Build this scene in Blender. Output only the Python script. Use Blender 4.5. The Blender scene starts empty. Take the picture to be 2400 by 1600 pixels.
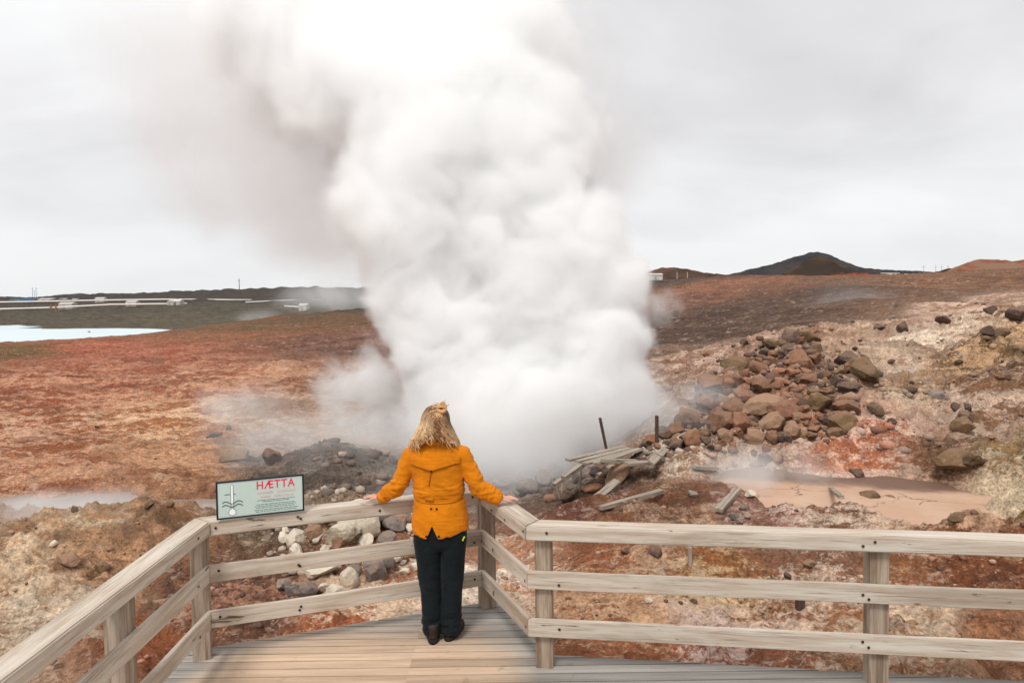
import bpy, bmesh, math, random
import numpy as np
from mathutils import Vector, Matrix, noise as mnoise
from mathutils.bvhtree import BVHTree

SC = bpy.context.scene
COL = SC.collection
R = math.radians
rng = random.Random(7)
nrng = np.random.default_rng(7)

# ------------------------------------------------------------------ camera, world, sun, exposure
PITCH, ROLL, HOR, CAMZ, F = R(2.0), R(0.75), 690.0, 2.5, 1600.0
SHIFT = math.tan(PITCH) - (800 - HOR) / F
cX0, cF, cU0 = np.array([1., 0, 0]), np.array([0, math.cos(PITCH), -math.sin(PITCH)]), np.array([0, math.sin(PITCH), math.cos(PITCH)])
cX = cX0 * math.cos(ROLL) - cU0 * math.sin(ROLL)
cU = cU0 * math.cos(ROLL) + cX0 * math.sin(ROLL)
cam = bpy.data.cameras.new('camera')
cam.sensor_width, cam.lens = 36.0, 24.0
cam.shift_y = SHIFT / 1.5
cam.clip_start, cam.clip_end = 0.1, 12000
co = bpy.data.objects.new('camera', cam); COL.objects.link(co)
M = Matrix.Identity(4)
for i in range(3):
    M[i][0], M[i][1], M[i][2] = cX[i], cU[i], -cF[i]
M[2][3] = CAMZ
co.matrix_world = M
SC.camera = co

SUN_EL, SUN_AZ = 55.0, 202.0      # azimuth measured clockwise from +Y (the way the camera looks)
W = bpy.data.worlds.new('World'); SC.world = W; W.use_nodes = True
SC.view_settings.view_transform = 'Standard'; SC.view_settings.look = 'None'
SC.view_settings.gamma = 1.0; SC.view_settings.use_curve_mapping = False
SC.view_settings.exposure = 0.72
SKY_STRENGTH = 0.10
sun = bpy.data.lights.new('sun', 'SUN'); sun.energy = 1.5; sun.angle = R(14); sun.color = (1.0, 0.965, 0.92)
so = bpy.data.objects.new('sun', sun); COL.objects.link(so)
sd = Vector((math.sin(R(SUN_AZ)) * math.cos(R(SUN_EL)), math.cos(R(SUN_AZ)) * math.cos(R(SUN_EL)), math.sin(R(SUN_EL))))
so.rotation_euler = sd.to_track_quat('Z', 'Y').to_euler()
so.location = (0, 0, 60)

cy = SC.cycles
cy.use_denoising = True
try: cy.denoiser = 'OPENIMAGEDENOISE'
except Exception: pass
cy.max_bounces = 22; cy.diffuse_bounces = 4; cy.glossy_bounces = 2; cy.volume_bounces = 20; cy.transparent_max_bounces = 16
cy.transmission_bounces = 2
cy.volume_step_rate = 2.0; cy.volume_max_steps = 96
cy.use_adaptive_sampling = True; cy.adaptive_threshold = 0.012
cy.sample_clamp_indirect = 4.0

# ------------------------------------------------------------------ node helpers
def lin(c):
    return tuple(((v / 255) / 12.92 if v / 255 <= 0.04045 else ((v / 255 + 0.055) / 1.055) ** 2.4) for v in c)
def lin4(c, k=1.0):
    return tuple(v * k for v in lin(c)) + (1.0,)

class NT:
    def __init__(s, tree): s.t = tree; s.n = tree.nodes; s.l = tree.links
    def add(s, kind, **kw):
        nd = s.n.new(kind)
        for k, v in kw.items():
            if k == 'inp':
                for kk, vv in v.items():
                    if hasattr(vv, 'is_output') and vv.is_output: s.l.new(vv, nd.inputs[kk])
                    else: nd.inputs[kk].default_value = vv
            else: setattr(nd, k, v)
        return nd
    def math(s, op, a, b=None, clamp=False, c=None):
        nd = s.add('ShaderNodeMath', operation=op, use_clamp=clamp)
        for i, v in enumerate((a, b, c)):
            if v is None: continue
            if hasattr(v, 'is_output'): s.l.new(v, nd.inputs[i])
            else: nd.inputs[i].default_value = v
        return nd.outputs[0]
    def vmath(s, op, a, b=None):
        nd = s.add('ShaderNodeVectorMath', operation=op)
        for i, v in enumerate((a, b)):
            if v is None: continue
            if hasattr(v, 'is_output'): s.l.new(v, nd.inputs[i])
            else: nd.inputs[i].default_value = v
        return nd.outputs['Value'] if op in ('LENGTH', 'DOT_PRODUCT') else nd.outputs[0]
    def noise(s, vec, scale, detail=4, rough=0.55, dist=0.0, kind='FBM'):
        nd = s.add('ShaderNodeTexNoise')
        nd.noise_dimensions = '3D'
        nd.inputs['Scale'].default_value = scale; nd.inputs['Detail'].default_value = detail
        nd.inputs['Roughness'].default_value = rough; nd.inputs['Distortion'].default_value = dist
        if vec is not None: s.l.new(vec, nd.inputs['Vector'])
        return nd.outputs['Fac']
    def voro(s, vec, scale, feature='F1', rand=1.0):
        nd = s.add('ShaderNodeTexVoronoi', feature=feature)
        nd.inputs['Scale'].default_value = scale; nd.inputs['Randomness'].default_value = rand
        if vec is not None: s.l.new(vec, nd.inputs['Vector'])
        return nd.outputs['Distance']
    def ramp(s, fac, stops, interp='LINEAR'):
        nd = s.add('ShaderNodeValToRGB'); cr = nd.color_ramp; cr.interpolation = interp
        while len(cr.elements) > 1: cr.elements.remove(cr.elements[-1])
        cr.elements[0].position = stops[0][0]; cr.elements[0].color = stops[0][1]
        for p, c in stops[1:]:
            e = cr.elements.new(p); e.color = c
        s.l.new(fac, nd.inputs[0]); return nd.outputs[0]
    def fr(s, fac, a, b, lo=0.0, hi=1.0, smooth=True):
        nd = s.add('ShaderNodeMapRange', interpolation_type='SMOOTHSTEP' if smooth else 'LINEAR')
        s.l.new(fac, nd.inputs[0])
        for i, v in enumerate((a, b, lo, hi)): nd.inputs[1 + i].default_value = v
        return nd.outputs[0]
    def mix(s, fac, a, b, mode='MIX'):
        nd = s.add('ShaderNodeMix', data_type='RGBA', blend_type=mode)
        for i, v in ((0, fac), (6, a), (7, b)):
            if hasattr(v, 'is_output'): s.l.new(v, nd.inputs[i])
            else: nd.inputs[i].default_value = v
        return nd.outputs[2]
    def mapping(s, vec, scale=(1, 1, 1), loc=(0, 0, 0), rot=(0, 0, 0)):
        nd = s.add('ShaderNodeMapping'); s.l.new(vec, nd.inputs[0])
        nd.inputs['Scale'].default_value = scale; nd.inputs['Location'].default_value = loc; nd.inputs['Rotation'].default_value = rot
        return nd.outputs[0]
    def bump(s, h, strength=0.5, dist=0.02, normal=None):
        nd = s.add('ShaderNodeBump'); nd.inputs['Strength'].default_value = strength; nd.inputs['Distance'].default_value = dist
        s.l.new(h, nd.inputs['Height'])
        if normal is not None: s.l.new(normal, nd.inputs['Normal'])
        return nd.outputs[0]

def new_mat(name):
    m = bpy.data.materials.new(name); m.use_nodes = True
    t = NT(m.node_tree); b = t.n['Principled BSDF']
    b.inputs['Roughness'].default_value = 0.85
    b.inputs['Specular IOR Level'].default_value = 0.25
    return m, t, b
def coords(t, which='Object'):
    return t.add('ShaderNodeTexCoord').outputs[which]
def obj_rand(t):
    return t.add('ShaderNodeObjectInfo').outputs['Random']

def plain(name, c, k=1.0, rough=0.8, var=0.25, scale=8.0, bump=0.0, metal=0.0, which='Object'):
    m, t, b = new_mat(name)
    v = coords(t, which)
    n = t.noise(v, scale, 6, 0.6)
    col = t.mix(t.fr(n, 0.3, 0.7), lin4(c, k * (1 - var)), lin4(c, k * (1 + var)))
    t.l.new(col, b.inputs['Base Color'])
    b.inputs['Roughness'].default_value = rough; b.inputs['Metallic'].default_value = metal
    if bump: t.l.new(t.bump(t.noise(v, scale * 4, 5), bump, 0.01), b.inputs['Normal'])
    return m

# ------------------------------------------------------------------ world: overcast sky, Nishita sky under a cloud layer
wt = NT(W.node_tree); bg = wt.n['Background']
bg.inputs['Strength'].default_value = SKY_STRENGTH
sky = wt.add('ShaderNodeTexSky', sky_type='NISHITA', sun_disc=False, sun_elevation=R(SUN_EL), sun_rotation=R(SUN_AZ))
gen = wt.add('ShaderNodeTexCoord').outputs['Generated']
sep = wt.add('ShaderNodeSeparateXYZ'); wt.l.new(gen, sep.inputs[0])
zc = wt.math('MAXIMUM', sep.outputs[2], 0.0)
den = wt.math('ADD', zc, 0.34)
comb = wt.add('ShaderNodeCombineXYZ')
wt.l.new(wt.math('DIVIDE', sep.outputs[0], den), comb.inputs[0]); wt.l.new(wt.math('DIVIDE', sep.outputs[1], den), comb.inputs[1])
comb.inputs[2].default_value = 3.7
cv = comb.outputs[0]
n1 = wt.noise(wt.mapping(cv, (0.75, .9, 1), (1.3, 0.4, 0)), 0.8, 5, 0.48, 0.3)
n2 = wt.noise(wt.mapping(cv, (0.9, 1.2, 1), (4.2, 7.4, 0)), 2.0, 6, 0.52, 0.4)
nn = wt.math('ADD', wt.math('MULTIPLY', n1, 0.72), wt.math('MULTIPLY', n2, 0.28))
cloud = wt.ramp(nn, [(0.34, lin4((207, 206, 207))), (0.45, lin4((228, 227, 228))), (0.54, lin4((244, 244, 244))), (0.66, lin4((254, 254, 254)))])
hz = wt.fr(zc, 0.0, 0.26)
cloud = wt.mix(hz, wt.mix(0.6, cloud, lin4((222, 224, 226))), cloud)
gain = wt.add('ShaderNodeVectorMath', operation='SCALE'); wt.l.new(cloud, gain.inputs[0])
gain.inputs['Scale'].default_value = 0.67 / SKY_STRENGTH
wcol = wt.mix(0.97, sky.outputs[0], gain.outputs[0])
wt.l.new(wcol, bg.inputs['Color'])

# ------------------------------------------------------------------ numeric helpers
def pix(px, py, d):
    """world point seen at pixel (px,py) of the 2400x1600 photo at distance d along +Y"""
    v = cX * (px - 1200) / F + cU * ((800 - py) / F + SHIFT) + cF
    t = d / v[1]
    return Vector((v[0] * t, d, CAMZ + v[2] * t))
def onz(px, py, z):
    v = cX * (px - 1200) / F + cU * ((800 - py) / F + SHIFT) + cF
    t = (z - CAMZ) / v[2]
    return Vector((v[0] * t, v[1] * t, z))

def _hash(ix, iy, iz, seed):
    h = (ix.astype(np.int64) * 374761393 + iy.astype(np.int64) * 668265263 + iz.astype(np.int64) * 2147483647 + seed * 974634777) & 0xFFFFFFFF
    h = ((h ^ (h >> 13)) * 1274126177) & 0xFFFFFFFF
    h = ((h ^ (h >> 16)) * 2246822519) & 0xFFFFFFFF
    return (h ^ (h >> 15)) & 0xFFFF
def pnoise(x, y, z=None, seed=0):
    x = np.asarray(x, float); y = np.asarray(y, float)
    z = np.zeros_like(x) + 0.37 if z is None else np.asarray(z, float)
    ix, iy, iz = np.floor(x), np.floor(y), np.floor(z)
    fx, fy, fz = x - ix, y - iy, z - iz
    u, v, w = [t * t * t * (t * (t * 6 - 15) + 10) for t in (fx, fy, fz)]
    def g(dx, dy, dz):
        h = _hash(ix + dx, iy + dy, iz + dz, seed)
        a = h * (2 * np.pi / 65536.0); c = ((h * 7919) % 65536) / 32768.0 - 1
        s = np.sqrt(np.maximum(0, 1 - c * c))
        return np.cos(a) * s * (fx - dx) + np.sin(a) * s * (fy - dy) + c * (fz - dz)
    def L(a, b, t): return a + (b - a) * t
    r = L(L(L(g(0, 0, 0), g(1, 0, 0), u), L(g(0, 1, 0), g(1, 1, 0), u), v), L(L(g(0, 0, 1), g(1, 0, 1), u), L(g(0, 1, 1), g(1, 1, 1), u), v), w)
    return r * 1.5
def fbm(x, y, z=None, oct=4, seed=0, rough=0.5, ridged=False):
    t = 0; a = 1.0; f = 1.0
    for i in range(oct):
        n = pnoise(x * f, y * f, None if z is None else z * f, seed + i * 17)
        t = t + a * ((1 - 2 * np.abs(n)) if ridged else n); a *= rough; f *= 2.03
    return t
def sstep(a, b, x):
    t = np.clip((x - a) / (b - a), 0, 1); return t * t * (3 - 2 * t)

# ------------------------------------------------------------------ mesh helpers
def mesh_from(name, verts, faces):
    me = bpy.data.meshes.new(name); me.from_pydata([tuple(v) for v in verts], [], faces); me.update(); return me
def link(name, me, mats=(), parent=None, smooth=False):
    o = bpy.data.objects.new(name, me); COL.objects.link(o)
    for m in (mats if isinstance(mats, (list, tuple)) else [mats]): me.materials.append(m)
    if smooth: me.polygons.foreach_set('use_smooth', [True] * len(me.polygons))
    if parent is not None: o.parent = parent
    return o
def tag(o, label=None, cat=None, group=None, kind=None):
    if label: o['label'] = label
    if cat: o['category'] = cat
    if group: o['group'] = group
    if kind: o['kind'] = kind
    return o
def empty(name, loc=(0, 0, 0), rz=0.0):
    o = bpy.data.objects.new(name, None); COL.objects.link(o); o.location = loc; o.rotation_euler = (0, 0, rz); o.empty_display_size = 0.1
    return o
class MB:
    """collects shapes into one mesh"""
    def __init__(s): s.v = []; s.f = []; s.m = []
    def add(s, vs, fs, mi=0):
        n = len(s.v); s.v += [tuple(v) for v in vs]; s.f += [tuple(i + n for i in f) for f in fs]; s.m += [mi] * len(fs)
    def box(s, c, size, mi=0, rot=None, jit=0.0):
        hx, hy, hz = [q / 2 for q in size]; vs = []
        for z in (-hz, hz):
            for x, y in ((-hx, -hy), (hx, -hy), (hx, hy), (-hx, hy)):
                v = Vector((x, y, z))
                if jit: v += Vector([rng.uniform(-jit, jit) for _ in range(3)])
                if rot is not None: v = rot @ v
                vs.append(v + Vector(c))
        s.add(vs, [(3, 2, 1, 0), (4, 5, 6, 7), (0, 1, 5, 4), (1, 2, 6, 5), (2, 3, 7, 6), (3, 0, 4, 7)], mi)
    def tube(s, pts, rads, n=8, mi=0, cap=True, flat=None):
        pts = [Vector(p) for p in pts]
        if not hasattr(rads, '__len__'): rads = [rads] * len(pts)
        base = len(s.v); up = Vector((0, 0, 1)); prev = None
        for i, p in enumerate(pts):
            d = (pts[min(i + 1, len(pts) - 1)] - pts[max(i - 1, 0)])
            d = d.normalized() if d.length > 1e-9 else Vector((0, 0, 1))
            if prev is None:
                a = d.cross(up) if abs(d.dot(up)) < 0.95 else d.cross(Vector((1, 0, 0)))
            else: a = prev - d * prev.dot(d)
            a.normalize(); prev = a; b = d.cross(a)
            for k in range(n):
                t = 2 * math.pi * k / n
                r = rads[i]; ra, rb = (r if not hasattr(r, '__len__') else r[0]), (r if not hasattr(r, '__len__') else r[1])
                s.v.append(tuple(p + a * ra * math.cos(t) + b * rb * math.sin(t)))
        for i in range(len(pts) - 1):
            for k in range(n):
                k2 = (k + 1) % n
                s.f.append((base + i * n + k, base + (i + 1) * n + k, base + (i + 1) * n + k2, base + i * n + k2)); s.m.append(mi)
        if cap:
            s.f.append(tuple(base + k for k in range(n))); s.m.append(mi)
            e = base + (len(pts) - 1) * n
            s.f.append(tuple(e + k for k in reversed(range(n)))); s.m.append(mi)
    def mesh(s, name):
        me = mesh_from(name, s.v, s.f)
        me.polygons.foreach_set('material_index', s.m)
        return me
    def build(s, name, mats, parent=None, smooth=False, bevel=0.0, seg=1):
        me = s.mesh(name)
        if bevel:
            bm = bmesh.new(); bm.from_mesh(me); bmesh.ops.recalc_face_normals(bm, faces=bm.faces)
            bmesh.ops.bevel(bm, geom=list(bm.edges), offset=bevel, segments=seg, affect='EDGES', clamp_overlap=True, profile=0.6)
            bm.to_mesh(me); bm.free()
        return link(name, me, mats, parent, smooth)

def evaluate(me, mods):
    """mesh after modifiers (list of (type, settings))"""
    o = bpy.data.objects.new('working_copy', me); COL.objects.link(o)
    for kind, kw in mods:
        md = o.modifiers.new(kind.lower(), kind)
        for k, v in kw.items(): setattr(md, k, v)
    dg = bpy.context.evaluated_depsgraph_get(); dg.update()
    out = bpy.data.meshes.new_from_object(o.evaluated_get(dg))
    bpy.data.objects.remove(o); return out
def coords_of(me):
    a = np.empty(len(me.vertices) * 3); me.vertices.foreach_get('co', a); return a.reshape(-1, 3)
def normals_of(me):
    a = np.empty(len(me.vertices) * 3, dtype=np.float32); me.vertex_normals.foreach_get('vector', a); return a.reshape(-1, 3).astype(float)
def set_coords(me, a):
    me.vertices.foreach_set('co', np.ascontiguousarray(a, dtype=np.float32).ravel()); me.update()

# ------------------------------------------------------------------ terrain
ST = np.array([1.0, 5.5, 7, 9, 11, 13.5, 17, 22, 30, 42, 60, 80, 100, 125, 150, 180, 260, 400, 550, 700, 1200, 3500])
COLS = [-1200, -300, 0, 300, 600, 900, 1200, 1450, 1600, 1800, 2000, 2200, 2400, 2700, 3600]
TAB = {
    0:    [-.5, -.65, -.8, -1.05, -1.25, -1.42, -1.6, -1.9, -2.2, -2.5, -2.95, -3.35, -3.6, -6.2, -8.4, -8.8, -7.6, -4.2, -.5, 3.2, 4, 2.0],
    300:  [-.5, -.6, -.75, -1.0, -1.25, -1.42, -1.6, -1.9, -2.2, -2.5, -2.85, -3.0, -2.7, -5.2, -8.4, -8.8, -7.6, -3.6, .2, 8.0, 6, 2.0],
    600:  [-.5, -.6, -.75, -1.0, -1.3, -1.5, -1.7, -2.0, -2.3, -2.45, -2.4, -2.0, -1.4, -1.0, -5, -8, -6.5, -2.5, .0, 11.5, 9, 2.0],
    900:  [-.5, -.55, -.7, -1.0, -1.3, -1.6, -1.85, -2.0, -2.2, -2.3, -2.0, -1.4, -.6, .3, .7, -1, -3, -1, 1, 11, 9, 2.0],
    1200: [-.5, -.5, -.65, -1.0, -1.35, -1.8, -2.1, -2.2, -2.0, -1.6, -1.0, -.5, 0, .8, 1.5, 1.2, 0, 1, 2, 8, 9, 2.0],
    1450: [-.5, -.5, -.5, -.55, -.65, -1.0, -1.3, -1.0, -.5, 0, .5, 1.2, 2.2, 3.9, 4.7, 4.0, 3, 3, 4, 6, 8, 2.0],
    1600: [-.5, -.5, -.5, -.5, -.4, -.6, -.8, -.6, -.3, 0, .6, .8, 2.5, 4.7, 5.3, 4.6, 4, 4, 5, 6, 8, 2.0],
    1800: [-.5, -.5, -.5, -.52, -.48, -.35, 0, .5, .6, .9, 1.7, 2.5, 2.9, 4.8, 6.2, 5.4, 4.5, 4, 5, 6, 8, 2.0],
    2000: [-.5, -.5, -.5, -.5, -.46, -.2, .1, .5, .9, 1.5, 3.0, 4.0, 4.4, 4.6, 4.8, 5, 5, 4, 5, 6, 8, 2.0],
    2200: [-.5, -.5, -.5, -.45, -.36, -.2, -.1, .15, 1.1, 1.7, 2.7, 3.7, 4.5, 4.8, 5, 5, 5, 4, 5, 6, 8, 2.0],
    2400: [-.5, -.5, -.45, -.3, 0, .3, .6, 1.1, 1.5, 1.9, 2.8, 3.8, 5.0, 5.6, 5.8, 6, 6, 4, 5, 6, 8, 2.0],
}
TAB[-300] = TAB[-1200] = TAB[0]
TAB[2700] = [-.5, -.5, -.4, -.2, .2, .5, .9, 1.5, 2.0, 2.6, 3.6, 4.6, 5.4, 6, 6.4, 6.4, 6, 5, 5, 6, 8, 2.0]
TAB[3600] = TAB[2700]
_T = np.array([TAB[c] for c in COLS], float)
_uc = (np.array(COLS, float) - 1200) / F
_ld = np.log(ST)
_gu = np.linspace(-1.5, 1.5, 361); _gl = np.linspace(0, math.log(3500), 420)
_G = np.stack([np.interp(_gl, _ld, _T[i]) for i in range(len(COLS))])
_G = np.stack([np.interp(_gu, _uc, _G[:, j]) for j in range(_G.shape[1])], 1)
def _blur(a, ax, n):
    for _ in range(n):
        p = np.pad(a, [(1, 1) if i == ax else (0, 0) for i in range(2)], mode='edge')
        a = (np.take(p, range(0, a.shape[ax]), ax) + 2 * a + np.take(p, range(2, a.shape[ax] + 2), ax)) / 4
    return a
_G = _blur(_blur(_G, 0, 60), 1, 10)

# mounds and hollows: (x, y, height, rx, ry)
def P2(px, py, d):
    v = pix(px, py, d); return v.x, v.y
MOUNDS = [
    (-5.35, 9.0, .52, 1.5, .9), (-6.5, 7.9, .34, 1.2, .8), (-4.9, 7.5, .20, 1.0, .7), (-7.4, 11.0, .12, .6, .35),
    (.75, 8.9, .34, .75, .5), (1.35, 8.5, .16, .4, .3), (2.35, 9.2, .22, .8, .5), (3.6, 8.2, .14, .9, .4),
    (3.1, 12.2, .12, 1.3, .8), (1.75, 11.0, -.32, .75, .5), (4.8, 7.5, .18, 1.2, .5), (7.3, 8.6, .35, 1.0, .9), (1.9, 7.3, .18, .6, .35),
    (-3.5, 14.6, .55, 1.4, .9), (-4.8, 14.2, .50, 1.3, 1.0), (-3.0, 13.2, .30, 1.2, .8), (-2.4, 15.4, .25, 1.8, 1.0),
    (-3.1, 9.8, .35, .8, .7), (-2.0, 9.3, .55, .9, .8), (-1.9, 8.3, .18, .8, .4), (-2.0, 11.0, -.15, 1.4, .8),
    (5.9, 17.3, .55, 2.3, 2.4), (4.0, 15.6, .3, 1.1, .9), (7.4, 17.6, .3, 1.0, 1.0), (7.6, 21.0, .5, 1.8, 2.2), (4.6, 15.6, .25, 1.2, .9), (4.0, 14.6, .2, 1.6, .8),
    (12.5, 19.0, .35, 2.5, 1.6), (15.0, 24.0, .5, 3, 2), (9.8, 13.4, .30, 1.3, 1.0), (6.5, 13.4, .18, 1.3, .7),
    (-9.5, 27, .5, 4, 1.6), (-16, 34, .5, 6, 2), (-12, 42, .6, 7, 2.2), (-6, 36, .4, 4, 1.6), (-22, 48, .7, 9, 3), (-20, 62, .8, 12, 3.5),
]
MUD = (5.0, 9.85, 1.8, 1.55, -.52)        # mud pool: centre, radii, level
STREAM_Z = -1.60
POOL2 = (10.9, 18.2, 1.75, .95, -.02)

def ground_z(x, y, detail=True):
    x = np.asarray(x, float); y = np.asarray(y, float)
    yy = np.maximum(y, 1.0)
    fu = np.clip((x / yy + 1.5) / 3.0 * 360, 0, 359.999); fl = np.clip(np.log(yy) / math.log(3500) * 419, 0, 418.999)
    iu = fu.astype(int); il = fl.astype(int); a = fu - iu; b = fl - il
    z = (_G[iu, il] * (1 - a) + _G[iu + 1, il] * a) * (1 - b) + (_G[iu, il + 1] * (1 - a) + _G[iu + 1, il + 1] * a) * b
    uu = x / yy
    yr = 80 + 26 * (uu - .3) / .15 * .5
    z = z + 0.8 * np.exp(-((y - yr) / 8.0) ** 2) * sstep(.20, .27, uu) * (1 - sstep(.42, .50, uu))
    for mx, my, h, rx, ry in MOUNDS:
        wob = 1.0
        z = z + h * np.exp(-(np.abs((x - mx) / rx) ** 2.6 + np.abs((y - my) / ry) ** 2.6) * wob)
    if detail:
        u = x / yy
        nearw = 1 - sstep(120, 200, y)
        rough = 0.85 + 0.9 * sstep(0.1, 0.5, u) * (1 - sstep(24, 36, y)) + .8 * sstep(-.1, -.3, u) * (1 - sstep(12, 17, y))
        smooth_slope = sstep(26, 34, y) * sstep(.1, .25, u)
        rough = rough * (1 - .55 * smooth_slope)
        am = rough * nearw
        z = z + am * (.13 * fbm(x / 2.6, y / 2.6, None, 2, 3) + .085 * fbm(x / .85, y / .85, None, 2, 11, .55, True) * 0.8 + .038 * fbm(x / .30, y / .30, None, 3, 23, .62) + .030 * fbm(x / .21, y / .21, None, 2, 27, .6, True))
        z = z + smooth_slope * nearw * (.55 * (fbm(x / 11 + y / 16, y / 26, None, 4, 63, .55, True) - .95))
        far = sstep(18, 40, y) * nearw * (1 - .45 * smooth_slope)
        z = z + far * (.22 * fbm(x / 9, y / 5, None, 3, 31, .55))
        lft = sstep(.10, -.05, u) * sstep(13, 17, y) * (1 - sstep(75, 100, y))
        z = z + lft * np.minimum(1, y / 30) * (.16 * fbm(x / 3.6, y / 1.9, None, 3, 33, .6, True) + .10 * fbm(x / 1.2, y / .8, None, 2, 37, .6, True))
        rgt = sstep(.12, .22, u) * sstep(9.5, 12, y) * (1 - sstep(26, 36, y))
        z = z + rgt * (.20 * (fbm(x / 1.5, y / 1.1, None, 4, 39, .62, True) - .5))
        lav = sstep(230, 300, y)
        z = z + lav * (2.1 * fbm(x / 38, y / 38, None, 4, 41, .55, False) + sstep(560, 700, y) * 3.0 * np.abs(fbm(x / 30, y / 60, None, 3, 47, .6)))
        edge = np.exp(-((y - 118) / 22) ** 2) * sstep(-.1, -.45, u)
        z = z + edge * .35 * np.maximum(0, fbm(x / 6, y / 6, None, 3, 51, .6))
        crust = np.exp(-((y - 142) / 16) ** 2) * sstep(-.33, -.25, u) * (1 - sstep(-.05, .05, u))
        z = z + crust * .8 * np.abs(fbm(x / 7, y / 9, None, 3, 57, .6))
    # flat hollows for the pools
    e = np.sqrt(((x - MUD[0]) / MUD[2]) ** 2 + ((y - MUD[1] + .30 * (x - MUD[0])) / MUD[3]) ** 2) + .34 * pnoise(x / .8, y / .8, None, 77) + .08 * pnoise(x / .3, y / .3, None, 78)
    z = np.where(e < 1.5, z * sstep(.88, 1.28, e) + (MUD[4] - .12) * (1 - sstep(.88, 1.28, e)), z)
    e2 = np.sqrt(((x - POOL2[0]) / POOL2[2]) ** 2 + ((y - POOL2[1]) / POOL2[3]) ** 2) + .14 * pnoise(x / .8, y / .8, None, 79)
    z = np.where(e2 < 1.6, z * sstep(.85, 1.4, e2) + (POOL2[4] - .12) * (1 - sstep(.85, 1.4, e2)), z)
    # the grey stream on the left
    sc = np.interp(x, [-14, -8, -6, -4.6, -3.9, -3.2], [13.5, 13.4, 13.1, 12.2, 10.9, 10.4])
    wd = np.interp(x, [-14, -8, -6, -4.6, -3.9, -3.2, -2.8], [.8, .75, .65, .7, .7, .35, 0.05])
    ds = np.abs(y - sc) / np.maximum(wd, .05) + .6 * pnoise(x / 1.5, y / 1.1, None, 83) + .25 * pnoise(x / .4, y / .4, None, 84)
    k = (1 - sstep(.75, 1.5, ds)) * (x < -2.8) * (x > -14.5)
    z = np.where((y < 16.5) & (x < -2.4) & (y > 9.2), np.maximum(z, STREAM_Z + .10), z)
    z = z * (1 - k) + (STREAM_Z - .10) * k
    return z

def ground_hit(px, py, dmin=5.6, dmax=1200):
    v = cX * (px - 1200) / F + cU * ((800 - py) / F + SHIFT) + cF
    d = np.exp(np.linspace(math.log(dmin), math.log(dmax), 700))
    x = v[0] / v[1] * d; z = CAMZ + v[2] / v[1] * d
    g = ground_z(x, d)
    i = np.argmax(z < g)
    if z[i] >= g[i]: return None
    return Vector((x[i], d[i], g[i]))

# grid, finer where it is near
NU, ND = 760, 660
us = np.concatenate([np.linspace(-1.5, -.82, 30)[:-1], np.linspace(-.82, .82, NU), np.linspace(.82, 1.5, 30)[1:]])
ds_ = np.concatenate([np.linspace(1.2, 5.3, 8)[:-1], np.exp(np.linspace(math.log(5.3), math.log(260), ND)), np.exp(np.linspace(math.log(260), math.log(3500), 150))[1:]])
UU, DD = np.meshgrid(us, ds_)
GX, GY = (UU * DD), DD
GZ = ground_z(GX, GY)
nu, nd = len(us), len(ds_)
gverts = np.stack([GX, GY, GZ], -1).reshape(-1, 3)
ii = (np.arange(nd - 1)[:, None] * nu + np.arange(nu - 1)[None, :]).ravel()
gfaces = np.stack([ii, ii + 1, ii + 1 + nu, ii + nu], 1)
me = bpy.data.meshes.new('ground')
me.vertices.add(len(gverts)); me.vertices.foreach_set('co', gverts.astype(np.float32).ravel())
me.loops.add(gfaces.size); me.loops.foreach_set('vertex_index', gfaces.astype(np.int32).ravel())
me.polygons.add(len(gfaces)); me.polygons.foreach_set('loop_start', np.arange(0, gfaces.size, 4, dtype=np.int32)); me.polygons.foreach_set('loop_total', np.full(len(gfaces), 4, dtype=np.int32))
me.update(calc_edges=True); me.validate()

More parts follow.
